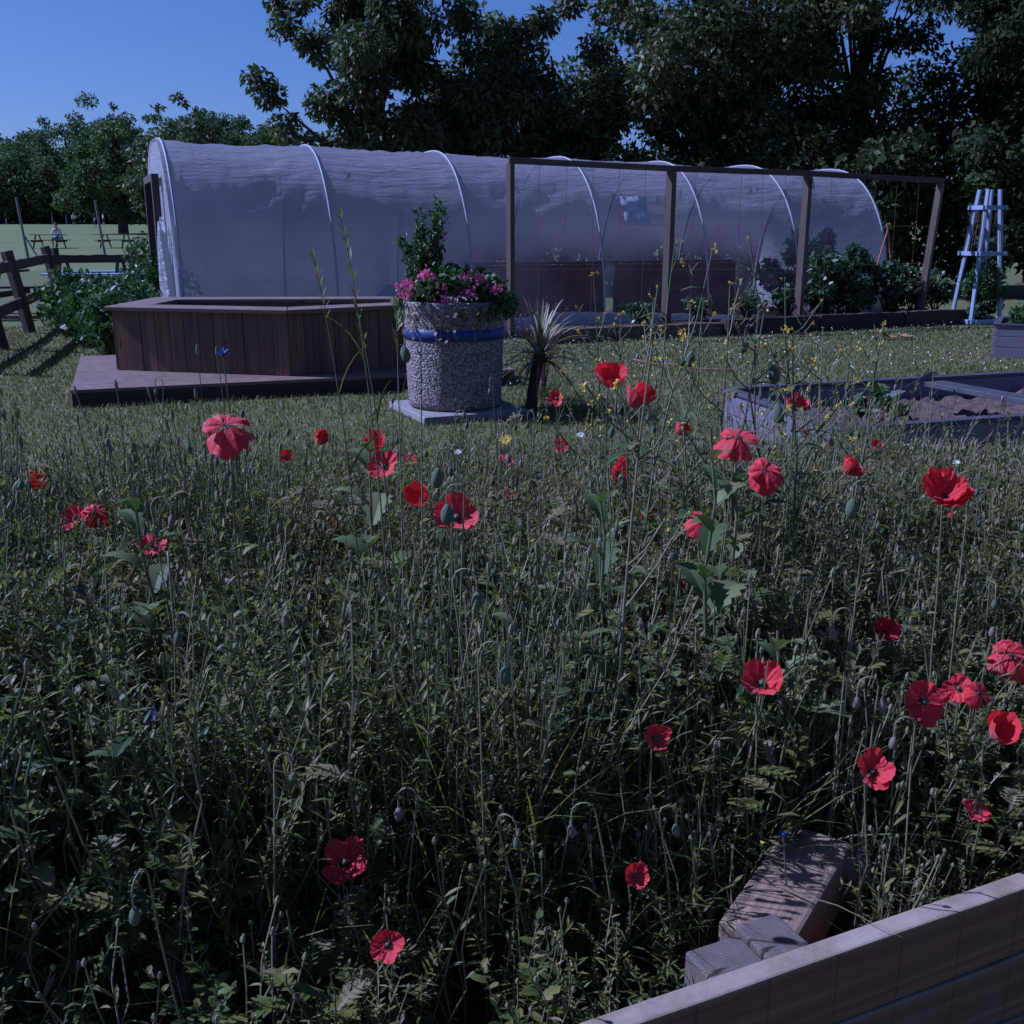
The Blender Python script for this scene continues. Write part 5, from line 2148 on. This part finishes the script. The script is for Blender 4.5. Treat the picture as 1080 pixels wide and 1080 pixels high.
def bud_at(base, h, label, group, size=.013, hooked=True, rz=None, pink=False):
    rz_ = RNG.random() * 6.28 if rz is None else rz
    me, e = hooked_stem(h, .012 + .008 * RNG.random(), hooked)
    if rz is not None:
        base = Vector(base) - Matrix.Rotation(rz_, 3, 'Z') @ Vector((e[0], e[1], 0))
    t = thing('poppy_bud', base, label, 'flower bud', group, rz_)
    link('stem', me, t)
    o = link('bud', BUDM[1 if pink else 0], t, (e[0], e[1], e[2] + (-size * .8 if hooked else size * .6)))
    o.rotation_euler = (RNG.normal() * .15, RNG.normal() * .15, 0)
    o.scale = (size * .95, size * .95, size)


BUDS = [(461, 482, 1.7, .019, 'big hanging bud left of centre, in front of the lower lawn stems'),
        (471, 520, 1.6, .018, 'fat bud hanging over the large central poppy'),
        (503, 612, 1.6, .016, 'bud hanging below the large central poppy'),
        (533, 690, 1.5, .016, 'bud in the dark middle, left of the little round poppy'),
        (657, 492, 2.3, .017, 'dark bud hanging before the sideways poppy'),
        (729, 364, 2.8, .022, 'lone bud hanging against the lawn beside the red rope'),
        (818, 375, 2.35, .025, 'large pale bud before the grey bed, on a doubled stem'),
        (822, 418, 2.3, .023, 'lower of two large buds before the grey bed'),
        (786, 348, 2.5, .020, 'slim bud high before the border edging'),
        (900, 515, 1.7, .018, 'pale bud hanging under the single cupped poppy'),
        (880, 650, 1.75, .013, 'pinkish bud hanging at the upper left of the right group'),
        (905, 724, 1.72, .012, 'pink bud beside the roundest poppy, left of two'),
        (932, 728, 1.74, .012, 'pink bud beside the roundest poppy, nearer of two'),
        (944, 766, 1.66, .012, 'pink bud under the roundest poppy'),
        (1010, 505, 1.9, .015, 'tan bud hanging over the ruffled double poppy'),
        (603, 858, 1.55, .012, 'pink bud low in the shaded front, by the cross timber side'),
        (714, 858, 1.6, .012, 'pale bud below the little round poppy'),
        (420, 840, 1.6, .013, 'pale pink bud high above the big dim poppy'),
        (427, 355, 2.0, .017, 'bud bent level before the pebble planter')]
for px, py, dist, sz, lb in BUDS:
    p = dp(px, py, dist)
    h = p.z - ZSOIL
    base = Vector((p.x, p.y, ZSOIL))
    dd = (base - BF0).dot(BN)
    if dd < .1:
        base += BN * (.1 - dd)
    bud_at(base, h, lb, 'single hanging poppy buds', sz, True, PI if 780 < px < 965 or RNG.random() < .5 else 0, pink='pink' in lb)
LB = 'small nodding poppy bud on a thin hooked stem among the wild flowers'
cnt = 0
while cnt < 120:
    d0 = .12 + 2.5 * RNG.random()
    u0 = -2.0 + 4.3 * RNG.random()
    x, y = bed_xy(u0, d0)
    if abs(x) > .50 * y + .05 or Vector((x, y)).length < 1.15:
        continue
    if .10 < u0 < .75 and d0 < .55:
        continue
    h = (.34 + .32 * min(1, d0)) * (.8 + .4 * RNG.random())
    bud_at(Vector((x, y, ZSOIL)), h, LB, 'small nodding poppy buds', .009 + .004 * RNG.random(), RNG.random() < .75, pink=RNG.random() < .4)
    cnt += 1

# cornflower, daisy and other single blooms
def daisy(name, label, px, py, dist, mat, R0, n, wf, cat, tilt, cmat, ragged=0):
    pos = dp(px, py, dist)
    base = Vector((pos.x + .03, pos.y + .02, ZSOIL))
    t = thing(name, base, label, cat)
    q = Q()
    e = np.array(pos - base)
    s = np.linspace(0, 1, 7)
    q.tube(np.stack([e[0] * s ** 1.5, e[1] * s, e[2] * s], 1), np.linspace(.0022, .0014, 7), 5)
    q.build('stem', M['stem'], t)
    q = Q()
    for k in range(n):
        el = R(12 + (38 * RNG.random() if ragged else 8 * RNG.random()))
        q.leaf((0, 0, 0), unit(k * 6.283 / n + .1 * RNG.normal(), el), R0 * (.85 + .25 * RNG.random()), R0 * wf, 4, .1, .2, shape='paddle')
    q.build('petals', M[mat], t, pos - base, (tilt, 0, 0))
    q = Q()
    q.lathe([(0, -.25 * R0), (.2 * R0, -.12 * R0), (.28 * R0, .02 * R0), (.2 * R0, .12 * R0), (0, .16 * R0)], 10)
    q.build('flower_centre', M[cmat], t, pos - base, (tilt, 0, 0))


daisy('cornflower', 'bright blue cornflower standing in front of the timber planter', 235, 374, 2.1, 'blue', .019, 26, .22, 'cornflower', R(12), 'bud', 1)
daisy('yellow_daisy', 'yellow daisy below the pebble planter', 533, 464, 2.7, 'yellow', .021, 14, .35, 'daisy', R(35), 'budpink')
daisy('cornflower', 'dim bluish cornflower in the shade at the left', 160, 755, 1.6, 'shadeblue', .017, 20, .2, 'cornflower', R(45), 'bud', 1)
daisy('speedwell', 'tiny blue flower close above the cross timber', 826, 880, 1.66, 'blue', .006, 5, .8, 'flower', R(50), 'white')
daisy('white_flower', 'small white flower head right of the yellow daisy', 612, 459, 2.8, 'white', .012, 16, .4, 'flower', R(30), 'budpink')
daisy('white_flower', 'small white flower head before the large central poppy', 483, 477, 2.6, 'white', .010, 14, .4, 'flower', R(30), 'budpink')
daisy('pale_flower', 'pale pink round flower head under the grey bed at the right', 1008, 489, 2.6, 'white', .012, 22, .5, 'flower', R(30), 'budpink', 1)
